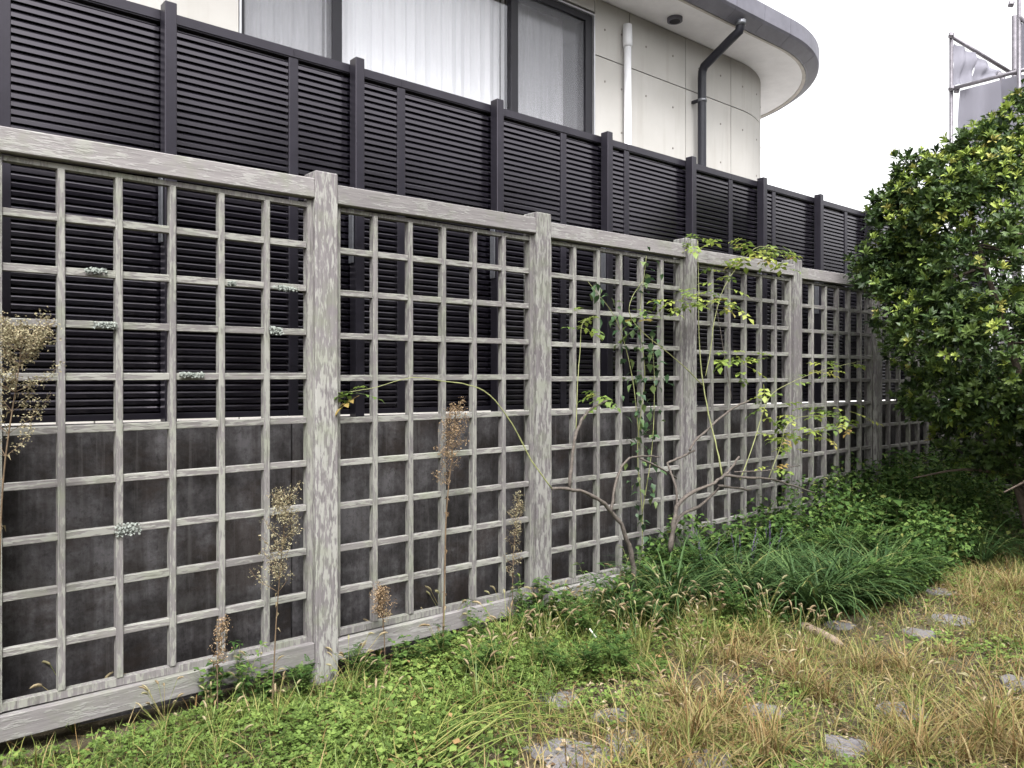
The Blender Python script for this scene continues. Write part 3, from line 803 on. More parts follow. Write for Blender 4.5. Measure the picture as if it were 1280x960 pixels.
# ------------------------------------------------------------------ flagstones
path = None
def flagstones():
    V = []; Fc = []
    a = [G(640, 985), G(660, 880), G(1000, 775), G(1120, 715), G(1290, 715), G(1560, 760), G(1560, 985)]
    n = len(a)
    path = link('stone_path', mesh_from('stone_path', [(p.x, p.y, .004) for p in a], [tuple(range(n-1, -1, -1))]), M['soil']); tag(path, kind='structure')
    rr = random.Random(5)
    spots = [(722,940,.19),(790,925,.12),(668,985,.16),(765,893,.10),(700,872,.10),(885,950,.11),(955,888,.10),(1130,886,.11),(1190,772,.13),(1150,789,.10),(1050,779,.10),(1175,738,.11),(1272,850,.11),(1060,930,.10)]
    for (px, py, r) in spots:
        c = G(px, py, .02); m = rr.randint(7, 10); ang = sorted([2*math.pi*(i+rr.uniform(-.28,.28))/m for i in range(m)])
        pts = [(math.cos(t)*r*rr.uniform(.7,1.2), math.sin(t)*r*rr.uniform(.6,1.1)) for t in ang]
        top = .013+rr.uniform(0,.006)
        VV = [(x, y, -.01) for x, y in pts]+[(x, y, top-.008) for x, y in pts]+[(x*.93, y*.93, top+rr.uniform(-.002,.003)) for x, y in pts]
        FF = [tuple(range(2*m, 3*m))]
        for k in (0, m): FF += [(k+i, k+(i+1) % m, k+(i+1) % m+m, k+i+m) for i in range(m)]
        link('flagstone', mesh_from('flagstone', VV, FF), M['stone'], path, (c.x, c.y, .0), (0,0,rr.uniform(0,3)))
    return spots
STONES = flagstones()

# ------------------------------------------------------------------ ground cover
def inside(poly, P):
    x, y = P[:,0], P[:,1]; c = np.zeros(len(P), bool); n = len(poly); j = n-1
    for i in range(n):
        xi, yi = poly[i][0], poly[i][1]; xj, yj = poly[j][0], poly[j][1]
        k = ((yi > y) != (yj > y)) & (x < (xj-xi)*(y-yi)/(yj-yi+1e-12)+xi); c ^= k; j = i
    return c
def gp(*px): return [tuple(G(x, y)[:2]) for x, y in px]
def fbm(P, s, seed=0):
    x, y = P[:,0]*s+seed, P[:,1]*s-seed
    return (np.sin(x*1.3+2.1*np.sin(y*.7))+np.sin(y*1.7+1.9*np.sin(x*.9+1))+.6*np.sin(2.3*x+1.1*y)+.5*np.sin(3.1*y-1.7*x+2))/3.1
GREEN = gp((-160,1040),(-160,1003),(0,962),(300,883),(420,850),(690,776),(1000,692),(1130,656),(1180,655),(1140,735),(1010,765),(900,815),(830,815),(840,850),(770,858),(700,862),(680,905),(655,940),(630,1010),(500,1040))
DRY = gp((655,940),(680,905),(700,862),(770,858),(800,830),(900,800),(1000,760),(1120,725),(1220,690),(1330,690),(1620,720),(1620,1090),(620,1090))
MOUND = gp((745,780),(800,750),(865,727),(1000,693),(1100,665),(1175,642),(1260,655),(1225,715),(1130,755),(1050,780),(960,785),(860,795),(790,795))
SHADE = gp((1100,640),(1330,640),(1330,705),(1200,705),(1120,660))
def sample(poly, n, margin=0):
    P = np.array(poly); lo, hi = P.min(0), P.max(0); out = []
    while sum(len(o) for o in out) < n:
        q = RNG.uniform(lo, hi, (n*2, 2)); out.append(q[inside(poly, q)])
    return np.vstack(out)[:n]
def on_stone(P):
    m = np.zeros(len(P), bool)
    for (px, py, r) in STONES:
        c = G(px, py, .02); m |= ((P[:,0]-c.x)**2+(P[:,1]-c.y)**2) < (r*.78)**2
    return m
def pos3(P, z): return np.column_stack([P[:,0], P[:,1], hz_np(P[:,0], P[:,1])+z])
def ground_cover():
    # clover-like low leaves near the fence
    def trefoil(k):
        ps = [xf(leaf_t(.42, .62, .06, .02), 2.094*i+k, .12+.1*k, 0, 1) for i in range(3)]
        return join(ps)
    tf = [trefoil(0), trefoil(1.0), trefoil(2)]
    ov = [leaf_t(.33,.5,.08,.15), leaf_t(.26,.5,.1,.25), leaf_t(.40,.55,.05,.05)]
    P = sample(GREEN, 46000); k = fbm(P, 2.0, 3); keep = RNG.random(len(P)) < np.clip(.58+.75*k, .06, 1); P = P[keep]; k = k[keep]
    hgt = np.clip(.035+.05*(fbm(P, 3.1, 9)+.6), .012, .11)*(1+1.1*np.exp(P[:,1]/.35)*np.clip((P[:,0]-2.0)/1.2, -.35, 1)); n = len(P)
    g1 = scatter(tf, pos3(P, hgt*U(.4,1,n)), rots(U(0,6.28,n), U(-.4,.4,n), U(-.4,.4,n)), U(.011,.023,n), np.clip(.40+.24*k+.22*fbm(P, 5.5, 50)+U(-.34,.34,n), 0, .93)+(RNG.random(n) < .03)*.07)
    P = sample(GREEN, 24000); k = fbm(P, 2.6, 21); keep = RNG.random(len(P)) < np.clip(.45+.8*k, .08, 1); P = P[keep]; n = len(P)
    hgt = np.clip(.04+.07*(fbm(P, 2.2, 5)+.5), .015, .15)*(1+.9*np.exp(P[:,1]/.35)*np.clip((P[:,0]-2.0)/1.2, -.45, 1))
    g2 = scatter(ov, pos3(P, hgt*U(.2,1,n)), rots(U(0,6.28,n), U(-.35,.6,n), U(-.4,.4,n)), U(.016,.042,n), np.clip(U(0,.9,n)+(RNG.random(n) < .03), 0, 1))
    P = sample(DRY, 29000); k = fbm(P, 2.9, 33); keep = (RNG.random(len(P)) < np.clip(.22+1.2*k, .05, .95)) & ~on_stone(P); P = P[keep]; n = len(P)
    g3 = scatter(tf+ov, pos3(P, U(.01,.05,n)), rots(U(0,6.28,n), U(-.35,.5,n), U(-.4,.4,n)), U(.010,.028,n), U(.1,.9,n))
    o = geo_obj('ground_cover', merge([g1, g2, g3]), M['clover']); tag(o, 'low green clover and weed leaves carpeting the ground along the trellis', 'weeds', kind='stuff')
    # green grass
    bl = [blade_t(.022,.35), blade_t(.018,.7), blade_t(.026,.95), blade_t(.015,.2)]
    P = sample(GREEN, 30000); k = fbm(P, 3, 40); keep = RNG.random(len(P)) < np.clip(.40+.9*k, .08, 1); P = P[keep]; n = len(P)
    a = scatter(bl, pos3(P, 0), rots(U(0,6.28,n), U(-.5,.3,n), U(-.3,.3,n)), U(.05,.17,n)*(1+.7*np.exp(P[:,1]/.4)*np.clip((P[:,0]-2.0)/1.2, -.6, 1)), np.clip(RNG.beta(2,2.4,n), 0, 1))
    P = sample(DRY, 38000); k = fbm(P, 2.4, 14); keep = (RNG.random(len(P)) < np.clip(.25+.9*k, .04, 1)) & ~on_stone(P); P = P[keep]; n = len(P)
    b = scatter(bl, pos3(P, 0), rots(U(0,6.28,n), U(-.7,.3,n), U(-.3,.3,n)), U(.04,.13,n), U(.2,1,n))
    o = geo_obj('green_grass', merge([a, b]), M['grass']); tag(o, 'short green grass blades among the weeds', 'grass', kind='stuff')
    # straw
    P = sample(DRY, 62000); k = fbm(P, 2.3, 61); keep = (RNG.random(len(P)) < np.clip(.46+1.2*k, .05, 1)*(1-.65*np.clip(fbm(P, 2.9, 33), 0, 1))) & (~on_stone(P) | (RNG.random(len(P)) < .5)); P = P[keep]; n = len(P)
    a = scatter(bl, pos3(P, 0), rots(U(0,6.28,n), -np.abs(RNG.normal(0,.75,n)), U(-.4,.4,n)), U(.05,.19,n), RNG.beta(1.6,1.6,n))
    P = sample(GREEN, 5200); n = len(P)
    b = scatter(bl, pos3(P, 0), rots(U(0,6.28,n), -np.abs(RNG.normal(0,.7,n)), U(-.4,.4,n)), U(.05,.17,n), RNG.beta(1.6,1.6,n)*.8)
    o = geo_obj('dry_grass', merge([a, b]), M['straw']); tag(o, 'dry straw coloured grass lying over the path stones', 'grass', kind='stuff')
    # leaf litter
    P = np.vstack([sample(DRY, 15000), sample(GREEN, 2000)]); n = len(P)
    o = geo_obj('leaf_litter', scatter([leaf_t(.3,.5,.15,.2), leaf_t(.2,.5,.2,.1), leaf_t(.06,.5,.01,.0)], pos3(P, U(.012,.034,n)), rots(U(0,6.28,n), U(-.3,.3,n), U(-.5,.5,n)), U(.01,.035,n), RNG.random(n)), M['litter'])
    tag(o, 'scattered brown dead leaf fragments on the ground', 'leaf litter', kind='stuff')
    # taller mixed leaves that fill the mound and the shaded corner
    P = np.vstack([sample(MOUND, 23000), sample(SHADE, 5500)]); n = len(P)
    dist = np.clip(-P[:,1], 0, 1.2); along = np.clip((P[:,0]-3.6)/3.2, 0, 1)
    top = np.clip((.23+.46*along)*(1.08-.50*dist/1.2)+.13*fbm(P, 3.4, 77)+.11*fbm(P, 9.5, 17), .05, .80)
    lz = inside(gp((800,800),(830,745),(930,735),(1010,712),(1120,712),(1135,760),(1060,785),(960,790)), P); kp = ~lz | (RNG.random(n) < .30); P = P[kp]; top = np.where(lz, top*.45, top)[kp]; n = len(P)
    g = scatter([leaf_t(.30,.45,.1,.2), leaf_t(.24,.5,.08,.25), leaf_t(.36,.5,.06,.1)], pos3(P, top*RNG.random(n)**.6), rots(U(0,6.28,n), U(-.9,.7,n), U(-.7,.7,n)), U(.022,.062,n), np.clip(U(0,.97,n), 0, 1))
    o = geo_obj('weed_thicket', g, M['weed']); tag(o, 'thick bed of mixed green weed leaves under the rose and tree', 'weeds', kind='stuff')
ground_cover()

# ------------------------------------------------------------------ tufts, clumps and weeds (each its own thing)
def copy_tree(o, parent=None):
    c = o.copy(); COL.objects.link(c); c.parent = parent
    for ch in [x for x in bpy.data.objects if x.parent == o]: copy_tree(ch, c)
    return c
_kids = {}
def spot_words(x, y):
    b = int(math.floor((x-S0)/PITCH))
    w_ = {-1: 'before the lichen covered bay', 0: 'before the bay with the brown dried weed', 1: 'before the bay with the bare rose branches', 2: 'before the bay with the green rose canes', 3: 'before the last bay clear of the tree'}.get(b, 'in the shaded corner by the tree')
    return w_+(' at the fence foot' if y > -.45 else ' away from the fence')
def place(proto, used, loc, rz, sc):
    if not used[0]: o = proto; used[0] = True
    else:
        o = proto.copy(); COL.objects.link(o)
        for ch in _kids[proto.name]:
            c = ch.copy(); COL.objects.link(c); c.parent = o
    o.location = loc; o.rotation_euler = (0,0,rz); o.scale = (sc, sc, sc)
    return o
def fox_head(L=.055, r=.0065):
    """nodding bristly seed head, base at origin"""
    pts = [Vector((0, .25*L*t*t*2, L*(t-.28*t*t))) for t in (0,.15,.4,.7,.9,1)]
    body = tube_t(pts, [r*.3, r*.85, r, r*.85, r*.5, r*.1], 5)
    br = []
    for i in range(44):
        t = random.random()*.9; p = pts[0].lerp(pts[-1], t); a = random.uniform(0, 6.28)
        d = Vector((math.cos(a), math.sin(a), .8)).normalized()*r*random.uniform(1.9,3.0); s_ = Vector((-math.sin(a), math.cos(a), 0))*.0006
        br.append((np.array([tuple(p-s_), tuple(p+s_), tuple(p+d)]), np.array([(0,1,2)])))
    return join([body]+br)
def foxtails():
    protos = []
    for k in range(4):
        t = empty('foxtail_tuft'); tag(t, 'tuft of foxtail grass with nodding tan seed heads', 'grass tuft', 'foxtail grass tufts in front of the trellis')
        bl = []
        for i in range(16):
            bl.append(with_r(xf(arch_t(.003, 1, 1.35, random.uniform(.7,2.0), 4) if False else xf(blade_t(.016, random.uniform(.3,1.1), 4), 0), random.uniform(0,6.28), random.uniform(-.6,0), 0, random.uniform(.12,.25)), random.random()*.9))
        hd = []
        for i in range(6):
            a = random.uniform(0, 6.28); h = random.uniform(.16,.30); le = random.uniform(.04,.13)
            pts = spline([(0,0,0), (le*.3*math.cos(a), le*.3*math.sin(a), h*.55), (le*math.cos(a), le*math.sin(a), h)], 3)
            bl.append(with_r(tube_t(pts, [.0012]*len(pts), 3), .7+.3*random.random()))
            hd.append(geo_obj('seed_head', with_r(xf(fox_head(random.uniform(.034,.058), random.uniform(.0042,.0058)), a-1.57, -random.uniform(.2,.9), 0, 1, tuple(pts[-1])), random.random()), M['fox'], t))
        a1 = geo_obj('blades', merge(bl), M['grass'], t)
        _kids[t.name] = [a1]+hd; protos.append((t, [False]))
    spots = []
    P1 = sample(gp((40,960),(60,905),(420,830),(700,745),(900,745),(1010,780),(960,830),(860,850),(700,850),(560,930),(300,960)), 58)
    P2 = sample(gp((690,960),(720,880),(1000,790),(1200,820),(1260,940)), 16)
    P3 = sample(gp((560,830),(700,760),(960,760),(980,800),(720,840)), 26)
    for i, q in enumerate(np.vstack([P1, P2, P3])):
        pr, us = protos[i % 4]
        o = place(pr, us, (q[0], q[1], hz(q[0], q[1])-.004), random.uniform(0,6.28), random.uniform(.7,1.15))
        b = int(math.floor((q[0]-S0)/PITCH))
        where = {-1: 'before the lichen covered first bay', 0: 'before the bay with the brown dried weed', 1: 'before the bay with the bare rose branches', 2: 'before the bay with the green rose canes'}.get(b, 'far along the trellis near the tree')
        if i >= len(P1) and i < len(P1)+len(P2): where = 'among the dry grass on the stone path'
        near = 'close to the bottom rail' if q[1] > -.45 else 'out from the fence'
        o['label'] = 'foxtail tuft '+where+('' if 'path' in where else ', '+near)
foxtails()
def lilies():
    protos = []
    for k in range(3):
        t = empty('lilyturf_clump')
        tag(t, 'clump of dark arching strap leaves with purple flower spikes' if k == 0 else 'clump of dark green arching strap leaves below the rose canes', 'plant', 'strap leaved clumps beside the trellis')
        bl = [with_r(xf(arch_t(random.uniform(.004,.0065), random.uniform(.42,.66), random.uniform(1.2,1.5), random.uniform(1.4,2.5), 6), random.uniform(0,6.28), random.uniform(-.1,.1), 0, 1, (random.uniform(-.04,.04), random.uniform(-.04,.04), 0)), random.random()**1.2*.97) for i in range(95)]
        kids = [geo_obj('leaves', merge(bl), M['lily'], t)]
        if k == 0:
            for i in range(5):
                a = random.uniform(0,6.28); h = random.uniform(.34,.46); g = []
                top = Vector((.09*math.cos(a), .09*math.sin(a), h))
                g.append(with_r(tube_t([(0,0,0), top*.6, top], [.002,.0018,.0012], 4), .2))
                for j in range(46):
                    tt = .5+.5*random.random(); p = top*tt
                    g.append(with_r(xf(leaf_t(.5,.5,.2,.1), random.uniform(0,6.28), random.uniform(-.5,.8), 0, random.uniform(.005,.009), tuple(p)), random.random()))
                kids.append(geo_obj('flower_spike', merge(g), M['spike'], t))
        _kids[t.name] = kids; protos.append((t, [False]))
    for i, (px, py) in enumerate(((930,742),(885,748),(962,725))):
        g = G(px, py); place(*protos[0], (g.x, g.y, hz(g.x,g.y)), i*2.1, 1.0)
    for i, (px, py) in enumerate(((985,760),(1005,735),(1035,760),(1060,742),(1085,762),(1045,720),(905,725),(860,745),(1020,708),(1075,715),(1110,735),(960,700),(830,770),(1180,705),(1205,700),(1230,712),(1160,690),(845,735),(780,790),(1000,775),(1025,778),(945,772),(1055,768),(1100,750),(915,765),(875,770),(970,748),(1070,755),(1020,745),(840,780))):
        g = G(px, py); o = place(*protos[1+i % 2], (g.x, g.y, hz(g.x,g.y)), random.uniform(0,6.28), random.uniform(.8,1.1))
        o['label'] = 'strap leaved clump '+spot_words(g.x, g.y)
lilies()
def weeds():
    protos = []
    def compound(n, L):
        ps = [tube_t([(0,0,0), (0,L*.5,L*.12), (0,L,L*.05)], [.0015,.0012,.0006], 3)]
        for i in range(n):
            t = .3+.6*i/n
            for s_ in (-1, 1): ps.append(xf(leaf_t(.24,.45,.06,.15), s_*-1.0, .05, 0, L*.38*(1-.4*t), (0, L*t, L*.13*math.sin(t*2.5))))
        ps.append(xf(leaf_t(.26,.45,.06,.15), 0, 0, 0, L*.36, (0, L*.95, L*.06)))
        return join(ps)
    for k in range(3):
        t = empty('leafy_weed'); tag(t, ['bushy weed with pinnate leaves in the weed bed', 'upright leafy weed with broad oval leaves in the weed bed', 'tall weed with mixed narrow leaves climbing the trellis foot'][k], 'weed', 'leafy weeds along the fence')
        mb = MB(); lf = []
        for s_ in range(7):
            a = random.uniform(0,6.28); sp = random.uniform(.04,.16); h = random.uniform(.22,.40)*(1.25 if k == 2 else 1)
            pts = spline([(0,0,0), (sp*.4*math.cos(a), sp*.4*math.sin(a), h*.5), (sp*math.cos(a), sp*math.sin(a), h)], 4)
            mb.tube(pts, [.003-.0018*i/(len(pts)-1) for i in range(len(pts))], 4)
            for i in range(2, len(pts)):
                for j in range(3):
                    y = random.uniform(0,6.28)
                    if k == 0: tp = xf(compound(4, random.uniform(.07,.12)), y, random.uniform(-.1,.6), 0, 1, tuple(pts[i]))
                    else: tp = xf(leaf_t(.34 if k == 1 else .18,.45,.07,.2), y, random.uniform(-.2,.6), random.uniform(-.2,.2), random.uniform(.045,.085), tuple(pts[i]))
                    lf.append(with_r(tp, random.random()*.95))
        kids = [mb.build('stems', M['cane'], t), geo_obj('leaves', merge(lf), M['weed'], t)]
        _kids[t.name] = kids; protos.append((t, [False]))
    lst = [(0,1120,755,.9),(0,1090,765,1),(0,1145,745,.9),(0,1165,735,.8),(0,600,850,.55),(0,770,845,.6),(0,740,850,.55),(0,1060,690,1),(0,1100,680,1),
           (1,1085,655,1.2),(1,1060,660,1),(1,1120,660,1.2),(1,800,735,.9),(1,820,720,.9),(1,1150,665,1.1),(1,640,775,.8),(1,1190,680,1),(1,975,690,.8),(1,235,870,.55),(1,790,765,.7),
           (2,1075,640,1.35),(2,1095,640,1.4),(2,1050,650,1.1),(2,1115,640,1.3),(2,630,780,.7),(2,1220,690,1.0),(2,1260,690,1.1),(2,850,700,.9),(2,270,860,.6),(2,1010,670,.9),(2,870,720,.9),(0,455,850,.5),(1,500,838,.5),(0,540,832,.55),(2,590,812,.6),(0,660,800,.6),(1,700,790,.7),(0,720,800,.7),(2,745,775,.8),(1,770,780,.75),(0,380,870,.45),(1,330,885,.45),(0,820,790,.7),(2,800,760,.8),(0,690,850,.5),(1,850,770,.8),(0,925,790,.7),(1,1030,700,1.1),(0,1035,720,1.1),(0,985,715,1.0),(1,940,725,.9),(1,1070,668,1.7),(2,1090,662,1.7),(1,1110,660,1.9),(0,1130,668,1.7),(1,1150,672,1.6),(0,1050,680,1.4),(2,1035,688,1.3),(0,1100,700,1.4),(1,1130,705,1.3),(0,1000,700,1.2),(1,960,712,1.1),(0,1075,725,1.2),(1,905,735,1.1),(0,860,750,1.0),(1,1165,700,1.3),(0,1200,690,1.2)]
    for (k, px, py, s_) in lst:
        g = G(px, py)
        y = min(g.y, -.09); x = g.x
        o = place(*protos[k], (x, y, hz(x,y)-.004), random.uniform(0,6.28), s_)
        o['label'] = ('pinnate leaved weed ', 'broad leaved weed ', 'narrow leaved weed ')[k]+spot_words(x, y)
weeds()

def dry_tufts():
    protos = []
    for k in range(3):
        t = empty('dry_grass_tuft'); tag(t, 'tuft of withered orange straw grass on the stone path', 'grass tuft', 'withered straw tufts on the path')
        bl = [with_r(xf(blade_t(.012, random.uniform(.3,1.3), 4), random.uniform(0,6.28), random.uniform(-.8,.05), 0, random.uniform(.12,.30), (random.uniform(-.05,.05), random.uniform(-.05,.05), 0)), random.random()*.72) for i in range(110)]
        _kids[t.name] = [geo_obj('blades', merge(bl), M['straw'], t)]; protos.append((t, [False]))
    for i, (px, py) in enumerate(((1010,868),(990,850),(1035,880),(1240,935),(1205,950),(1260,905),(860,790),(880,805),(915,830),(1150,945),(1100,955),(905,900),(845,880),(1225,760),(1260,745),(1180,820),(960,945),(870,935),(1080,840),(940,810),(1275,955),(1130,840))):
        g = G(px, py); o = place(*protos[i % 3], (g.x, g.y, hz(g.x,g.y)), random.uniform(0,6.28), random.uniform(.7,1.15))
        if py < 835 and px < 950: o['label'] = 'tuft of withered orange straw grass at the edge of the green weeds'
        elif px > 1170 and py < 830: o['label'] = 'tuft of withered orange straw grass on the path near the tree'
    # long flowering stalks beaten down across the weeds
    t = empty('fallen_grass', tuple(G(545, 945))); tag(t, 'sheaf of long pale green grass stalks fallen over the weeds beside the path', 'grass')
    o = G(545, 945); rr = random.Random(9); g = []
    for i in range(16):
        a = Vector(G(rr.gauss(530,22), rr.gauss(950,10), .03))-o; b = Vector(G(rr.gauss(690,40), rr.gauss(885,20), .05))-o; m = a.lerp(b, .5)+Vector((rr.uniform(-.05,.05), rr.uniform(-.05,.05), rr.uniform(.06,.13)))
        S = spline([a, m, b], 4); L_ = []
        g.append(with_r(tube_t(S, [.0032-.0018*j/(len(S)-1) for j in range(len(S))], 4), rr.uniform(.45,.85)))
    geo_obj('stalks', merge(g), M['grass'], t)['kind'] = 'stuff'
dry_tufts()

# ------------------------------------------------------------------ dried seed stalks before the trellis
def stalk(pxs, panicle, mat, label, y, rad=.004, dens=520, spread=.10, seed=1, fl=.0075):
    """pxs: stem from the ground up; panicle: (y pixel of its foot, y pixel of its tip)"""
    rr = random.Random(seed)
    P = [W(px, py, y) for px, py in pxs]; P[0].z = hz(P[0].x, P[0].y)-.02
    t = empty('dried_weed', (P[0].x, P[0].y, 0)); tag(t, label, 'dried weed', 'dried weed stalks before the trellis')
    o = Vector((P[0].x, P[0].y, 0)); P = [p-o for p in P]
    pts = spline(P, 5); mb = MB(); mb.tube(pts, [rad*(1-.7*i/(len(pts)-1)) for i in range(len(pts))], 6)
    g = []; za, zt = W(pxs[-1][0], panicle[0], y).z, W(pxs[-1][0], panicle[1], y).z
    tops = [p for p in pts if p.z > za-.02]
    for i in range(46):
        s_ = tops[rr.randrange(len(tops))]; f = (s_.z-za)/(zt-za+1e-6)
        a = rr.uniform(0, 6.28); L = spread*1.25*(1.1-.7*max(0,f))*rr.uniform(.5,1.1)
        e = s_+Vector((math.cos(a)*L*.8, math.sin(a)*L*.8, L*rr.uniform(.5,1.0)))
        mid = s_.lerp(e, .5)+Vector((math.cos(a), math.sin(a), -.2))*L*.12
        br = spline([s_, mid, e], 3); mb.tube(br, [.0011]*len(br), 3)
        for j in range(int(dens*1.7)//46):
            u = rr.uniform(.25,1); q = s_.lerp(mid, u*2) if u < .5 else mid.lerp(e, u*2-1)
            q = q+Vector((rr.gauss(0,.011), rr.gauss(0,.011), rr.gauss(0,.011)))
            for m in range(2):
                g.append(with_r(xf(leaf_t(.35,.5,.2,.1), rr.uniform(0,6.28), rr.uniform(-1,1), rr.uniform(-1,1), fl*rr.uniform(.6,1.3), tuple(q)), rr.random()))
    # shrivelled leaves on the stem
    for i in range(22):
        s_ = pts[rr.randrange(2, len(pts))]
        g.append(with_r(xf(leaf_t(.14,.5,.2,.5), rr.uniform(0,6.28), rr.uniform(-1.4,.2), 0, rr.uniform(.015,.035), tuple(s_)), rr.random()*.3))
    mb.build('stem', M['dry_stem'], t); geo_obj('seed_panicle', merge(g), mat, t)['kind'] = 'stuff'
stalk([(-8,930),(-2,760),(4,600),(22,470),(28,425)], (600,405), M['fluff'], 'tall dried weed with the widest pale panicle before the lichen covered bay', -.28, .0045, 1500, .20, 4, .0085)
stalk([(340,900),(344,800),(348,740),(355,660),(358,625)], (735,608), M['fluff'], 'yellowish dried weed whose panicle leans against the bay beside the flaking post', -.22, .0035, 760, .11, 2)
stalk([(553,820),(556,720),(558,640),(566,560),(570,510)], (610,498), M['fluff_rust'], 'tall thick-stemmed brown dried weed with rusty panicle before the second bay', -.12, .006, 700, .10, 3)
stalk([(641,790),(641,720),(644,660),(648,620)], (720,612), M['fluff'], 'thin dried weed with narrow sparse panicle next to a post', -.10, .0028, 340, .06, 5)
stalk([(482,830),(480,790),(476,755),(474,740)], (775,732), M['fluff_rust'], 'short rusty dried weed with round seed head before the bottom rail', -.12, .003, 380, .055, 6)
stalk([(272,880),(272,830),(276,790),(279,778)], (830,772), M['fluff_rust'], 'small thin brown dried weed below the lattice with lichen', -.15, .003, 200, .04, 7)

# ------------------------------------------------------------------ pruned climbing rose
def rose():
    b = W(793, 765, -.30); t = empty('climbing_rose', (b.x, b.y, 0)); tag(t, 'pruned climbing rose with bare grey branches and long green canes on the trellis', 'rose bush')
    o = Vector((b.x, b.y, 0))
    def br(pts, r0, r1, mat='rose_bark', name='branch', n=7):
        P = [W(x, y, yy)-o for x, y, yy in pts]
        rr = random.Random(len(pts)+int(pts[0][0]))
        S = spline(P, 4); S = [S[0]]+[p+Vector((rr.uniform(-1,1), rr.uniform(-1,1), rr.uniform(-1,1)))*r0*.25 for p in S[1:-1]]+[S[-1]]
        m = len(S)
        tube(name, S, [(r0+(r1-r0)*i/(m-1))*.8*rr.uniform(.85,1.2) for i in range(m)], M[mat], t, n)
        return S
    br([(795,778,-.30),(793,720,-.30),(788,690,-.30),(776,655,-.29),(755,630,-.27),(725,614,-.25),(690,611,-.22)], .022, .011)
    br([(712,611,-.24),(715,575,-.22),(719,546,-.20),(730,520,-.18),(744,508,-.17),(759,501,-.16)], .012, .009)
    br([(764,640,-.28),(768,612,-.26),(775,588,-.24),(787,573,-.22),(806,570,-.2),(824,571,-.18)], .011, .006)
    br([(800,573,-.21),(822,583,-.2),(846,598,-.18)], .009, .006)
    br([(838,690,-.32),(842,655,-.32),(850,628,-.32),(872,612,-.33),(893,603,-.34),(910,590,-.35),(924,571,-.36)], .019, .009)
    br([(838,690,-.30),(848,648,-.28),(873,633,-.28),(900,609,-.30)], .016, .010)
    br([(898,607,-.33),(920,610,-.30),(939,613,-.28)], .012, .007)
    br([(905,594,-.35),(935,597,-.34),(964,599,-.32),(990,607,-.30),(1019,616,-.28)], .012, .007)
    br([(834,579,-.18),(850,572,-.18),(868,563,-.18)], .009, .010); br([(846,640,-.30),(845,610,-.28),(834,579,-.18)], .010, .009)
    br([(862,563,-.20),(868,552,-.2),(880,541,-.2),(901,522,-.2),(920,508,-.2),(936,501,-.2)], .011, .008)
    br([(918,590,-.35),(960,588,-.34),(1000,582,-.3)], .006, .004)
    C = []
    C.append(br([(690,611,-.22),(664,575,-.18),(640,530,-.14),(612,494,-.11),(585,481,-.10),(555,477,-.08),(515,472,-.08),(470,484,-.06),(436,490,-.05)], .0055, .002, 'cane', 'cane', 5))
    C.append(br([(903,596,-.33),(896,560,-.28),(888,527,-.22),(879,480,-.16),(874,420,-.13),(873,350,-.12),(872,300,-.12)], .0075, .003, 'cane', 'cane', 5))
    C.append(br([(879,482,-.16),(855,458,-.14),(830,437,-.12),(800,412,-.10),(787,392,-.09),(790,372,-.09),(803,352,-.08)], .005, .002, 'cane', 'cane', 5))
    C.append(br([(882,470,-.15),(888,440,-.14),(893,400,-.13),(905,360,-.12),(925,330,-.14),(950,308,-.16),(985,318,-.18)], .0045, .002, 'cane', 'cane', 5))
    C.append(br([(925,600,-.3),(940,560,-.28),(960,500,-.25),(985,480,-.22),(1030,462,-.2),(1085,450,-.2)], .005, .002, 'cane', 'cane', 5))
    C.append(br([(960,600,-.3),(975,560,-.3),(985,530,-.3),(1010,520,-.3),(1060,522,-.3)], .004, .002, 'cane', 'cane', 5))
    C.append(br([(720,540,-.18),(722,480,-.14),(725,440,-.10),(728,405,-.09),(742,395,-.09)], .004, .002, 'cane', 'cane', 5))
    C.append(br([(915,500,-.2),(905,440,-.16),(895,380,-.14)], .004, .002, 'rose_bark', 'cane', 5))
    # leaves: groups of five leaflets, by place along the fence
    def compound():
        ps = [tube_t([(0,0,0), (0,.5,.05), (0,1,0)], [.012,.01,.006], 3)]
        for t_, s_ in ((.45,.34),(.75,.40)):
            for q in (-1, 1): ps.append(xf(leaf_t(.33,.5,.07,.2), q*-1.15, -.05, 0, s_, (0, t_, .04)))
        ps.append(xf(leaf_t(.33,.5,.07,.2), 0, -.1, 0, .46, (0, .97, 0)))
        return join(ps)
    cp = compound(); pos, rn = [], []
    rr = random.Random(12)
    for (px, py, yy, n, sx, sy) in ((940,310,-.17,9,16,8),(970,322,-.18,9,14,7),(912,335,-.14,4,10,8),(868,300,-.12,3,4,6),(905,366,-.14,4,10,8),(850,372,-.12,5,12,6),(862,385,-.13,4,8,8),
                                    (790,395,-.10,3,8,8),(836,375,-.1,3,8,5),(920,445,-.18,5,12,8),(932,455,-.2,4,8,8),(1040,460,-.2,6,18,6),(1030,522,-.3,10,26,7),(1058,525,-.3,6,14,7),(990,535,-.3,6,12,10),
                                    (915,375,-.14,3,4,8),(960,500,-.25,4,8,10),(440,489,-.05,3,6,3),(745,500,-.17,4,8,6),(728,410,-.09,3,8,8),(960,560,-.28,3,8,20),(1005,545,-.3,4,14,10),(880,300,-.12,2,4,4)):
        for i in range(int(n*2.0)):
            p = W(rr.gauss(px, sx), rr.gauss(py, sy), yy+rr.uniform(-.05,.05))-o; pos.append(tuple(p)); rn.append(rr.random())
    n = len(pos)
    geo_obj('leaves', scatter([cp], np.array(pos), rots(U(0,6.28,n), U(-.7,.3,n), U(-.4,.4,n)), U(.085,.145,n), np.array(rn)), M['rose_leaf'], t)
    return t
rose()
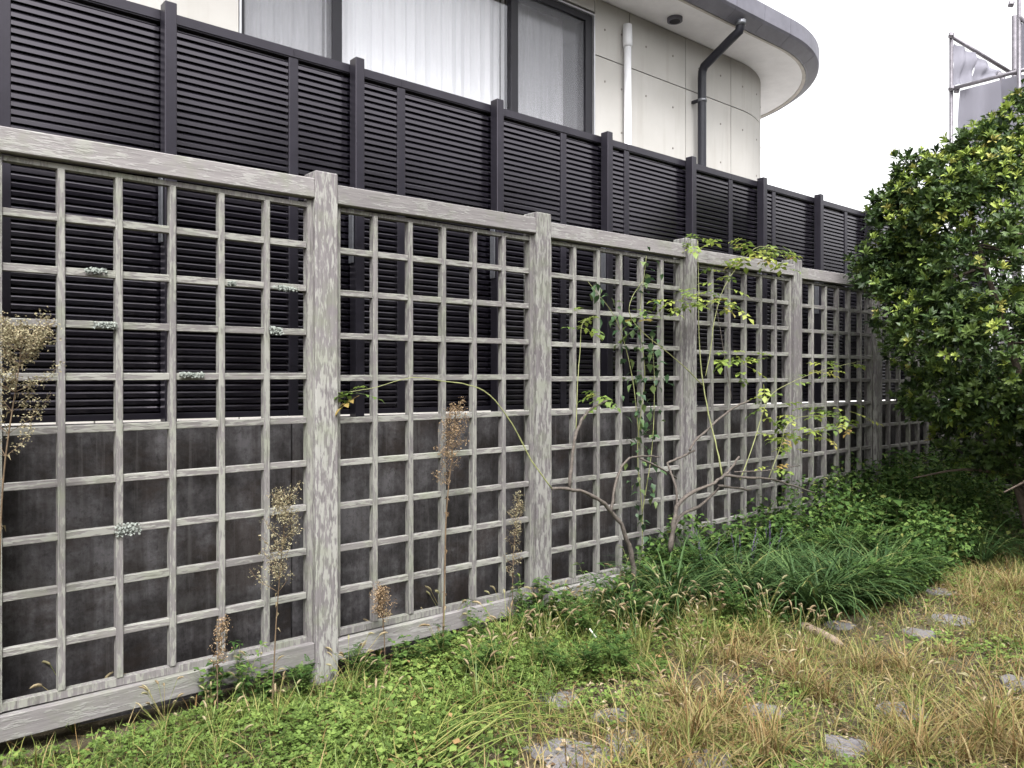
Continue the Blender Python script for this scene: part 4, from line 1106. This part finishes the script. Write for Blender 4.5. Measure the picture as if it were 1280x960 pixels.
def vine():
    b = W(800, 745, -.10); t = empty('leafy_vine', (b.x, b.y, 0)); tag(t, 'dark green leafy vine climbing straight up the trellis bay behind the rose', 'vine')
    o = Vector((b.x, b.y, 0)); rr = random.Random(8); pos, rn = [], []
    for pts in ([(800,745,-.08),(803,650,-.05),(797,560,-.04),(806,470,-.04),(800,400,-.03),(808,320,-.03)], [(800,560,-.05),(790,470,-.03),(770,400,-.03),(735,352,-.03)], [(803,640,-.06),(815,560,-.05),(818,480,-.05),(815,420,-.04)]):
        P = [W(x, y, yy)-o for x, y, yy in pts]; S = spline(P, 8)
        tube('stem', S, [.004-.0025*i/(len(S)-1) for i in range(len(S))], M['cane'], t, 5)
        for p in S:
            for k in range(rr.choice((1,2,3,4))):
                pos.append(tuple(p+Vector((rr.gauss(0,.05), rr.uniform(-.05,.03), rr.gauss(0,.035))))); rn.append(rr.random())
    n = len(pos)
    geo_obj('leaves', scatter([leaf_t(.36,.4,.08,.2), leaf_t(.30,.45,.1,.3)], np.array(pos), rots(U(0,6.28,n), U(-1.3,.2,n), U(-.4,.4,n)), U(.035,.07,n), np.array(rn)), M['vine'], t)
vine()

# ------------------------------------------------------------------ lichen, log, stick
def lichen(px, py, w_, h_, seed, label):
    rr = random.Random(seed); c = W(px, py, -.008); mb = []
    k = w_/W(px+1,py,-.008).x
    L = (W(px+w_/2, py, 0)-W(px-w_/2, py, 0)).length; Hh = (W(px, py-h_/2, 0)-W(px, py+h_/2, 0)).length
    for i in range(150):
        x = max(-.42*L, min(.42*L, rr.gauss(0, L*.24))); z = max(-.4*Hh, min(.4*Hh, rr.gauss(0, Hh*.25)))
        mb.append(with_r(xf(leaf_t(.5,.5,.3,.3), rr.uniform(-.7,.7), rr.uniform(.5,1.5), rr.uniform(-.6,.6), rr.uniform(.007,.015), (x, rr.uniform(-.012,.004), z)), rr.random()))
    me = np_mesh('lichen', *merge(mb)); ob = link('lichen', me, M['lichen'], None, c); tag(ob, label, 'lichen', 'lichen growths on the trellis bars')
for i, (px, py, w_, h_) in enumerate(((120,340,30,8),(132,408,32,9),(160,663,36,18),(240,470,34,7),(357,362,34,7),(345,415,18,11),(290,356,10,6))):
    lichen(px, py, w_, h_, i, 'crusty pale green lichen growing on a bar of the first full lattice bay')
lg = A(0,0,1)
a, b = G(1003, 782, .032), G(1052, 806, .02)
S = spline([a, a.lerp(b, .5)+Vector((0,0,.006)), b], 4)
l = tube('log', S, [.020,.027,.025,.024,.026,.023,.024,.020,.013], M['log'], None, 12); tag(l, 'short bare pinkish log lying at the edge of the weeds', 'log')
a, b = G(737, 786, .10), G(745, 797, .06)
l = tube('stick', [a, a.lerp(b,.5), b], [.004,.0045,.004], M['pale_stick'], None, 6); tag(l, 'small white stick lying on top of the green weeds', 'stick')
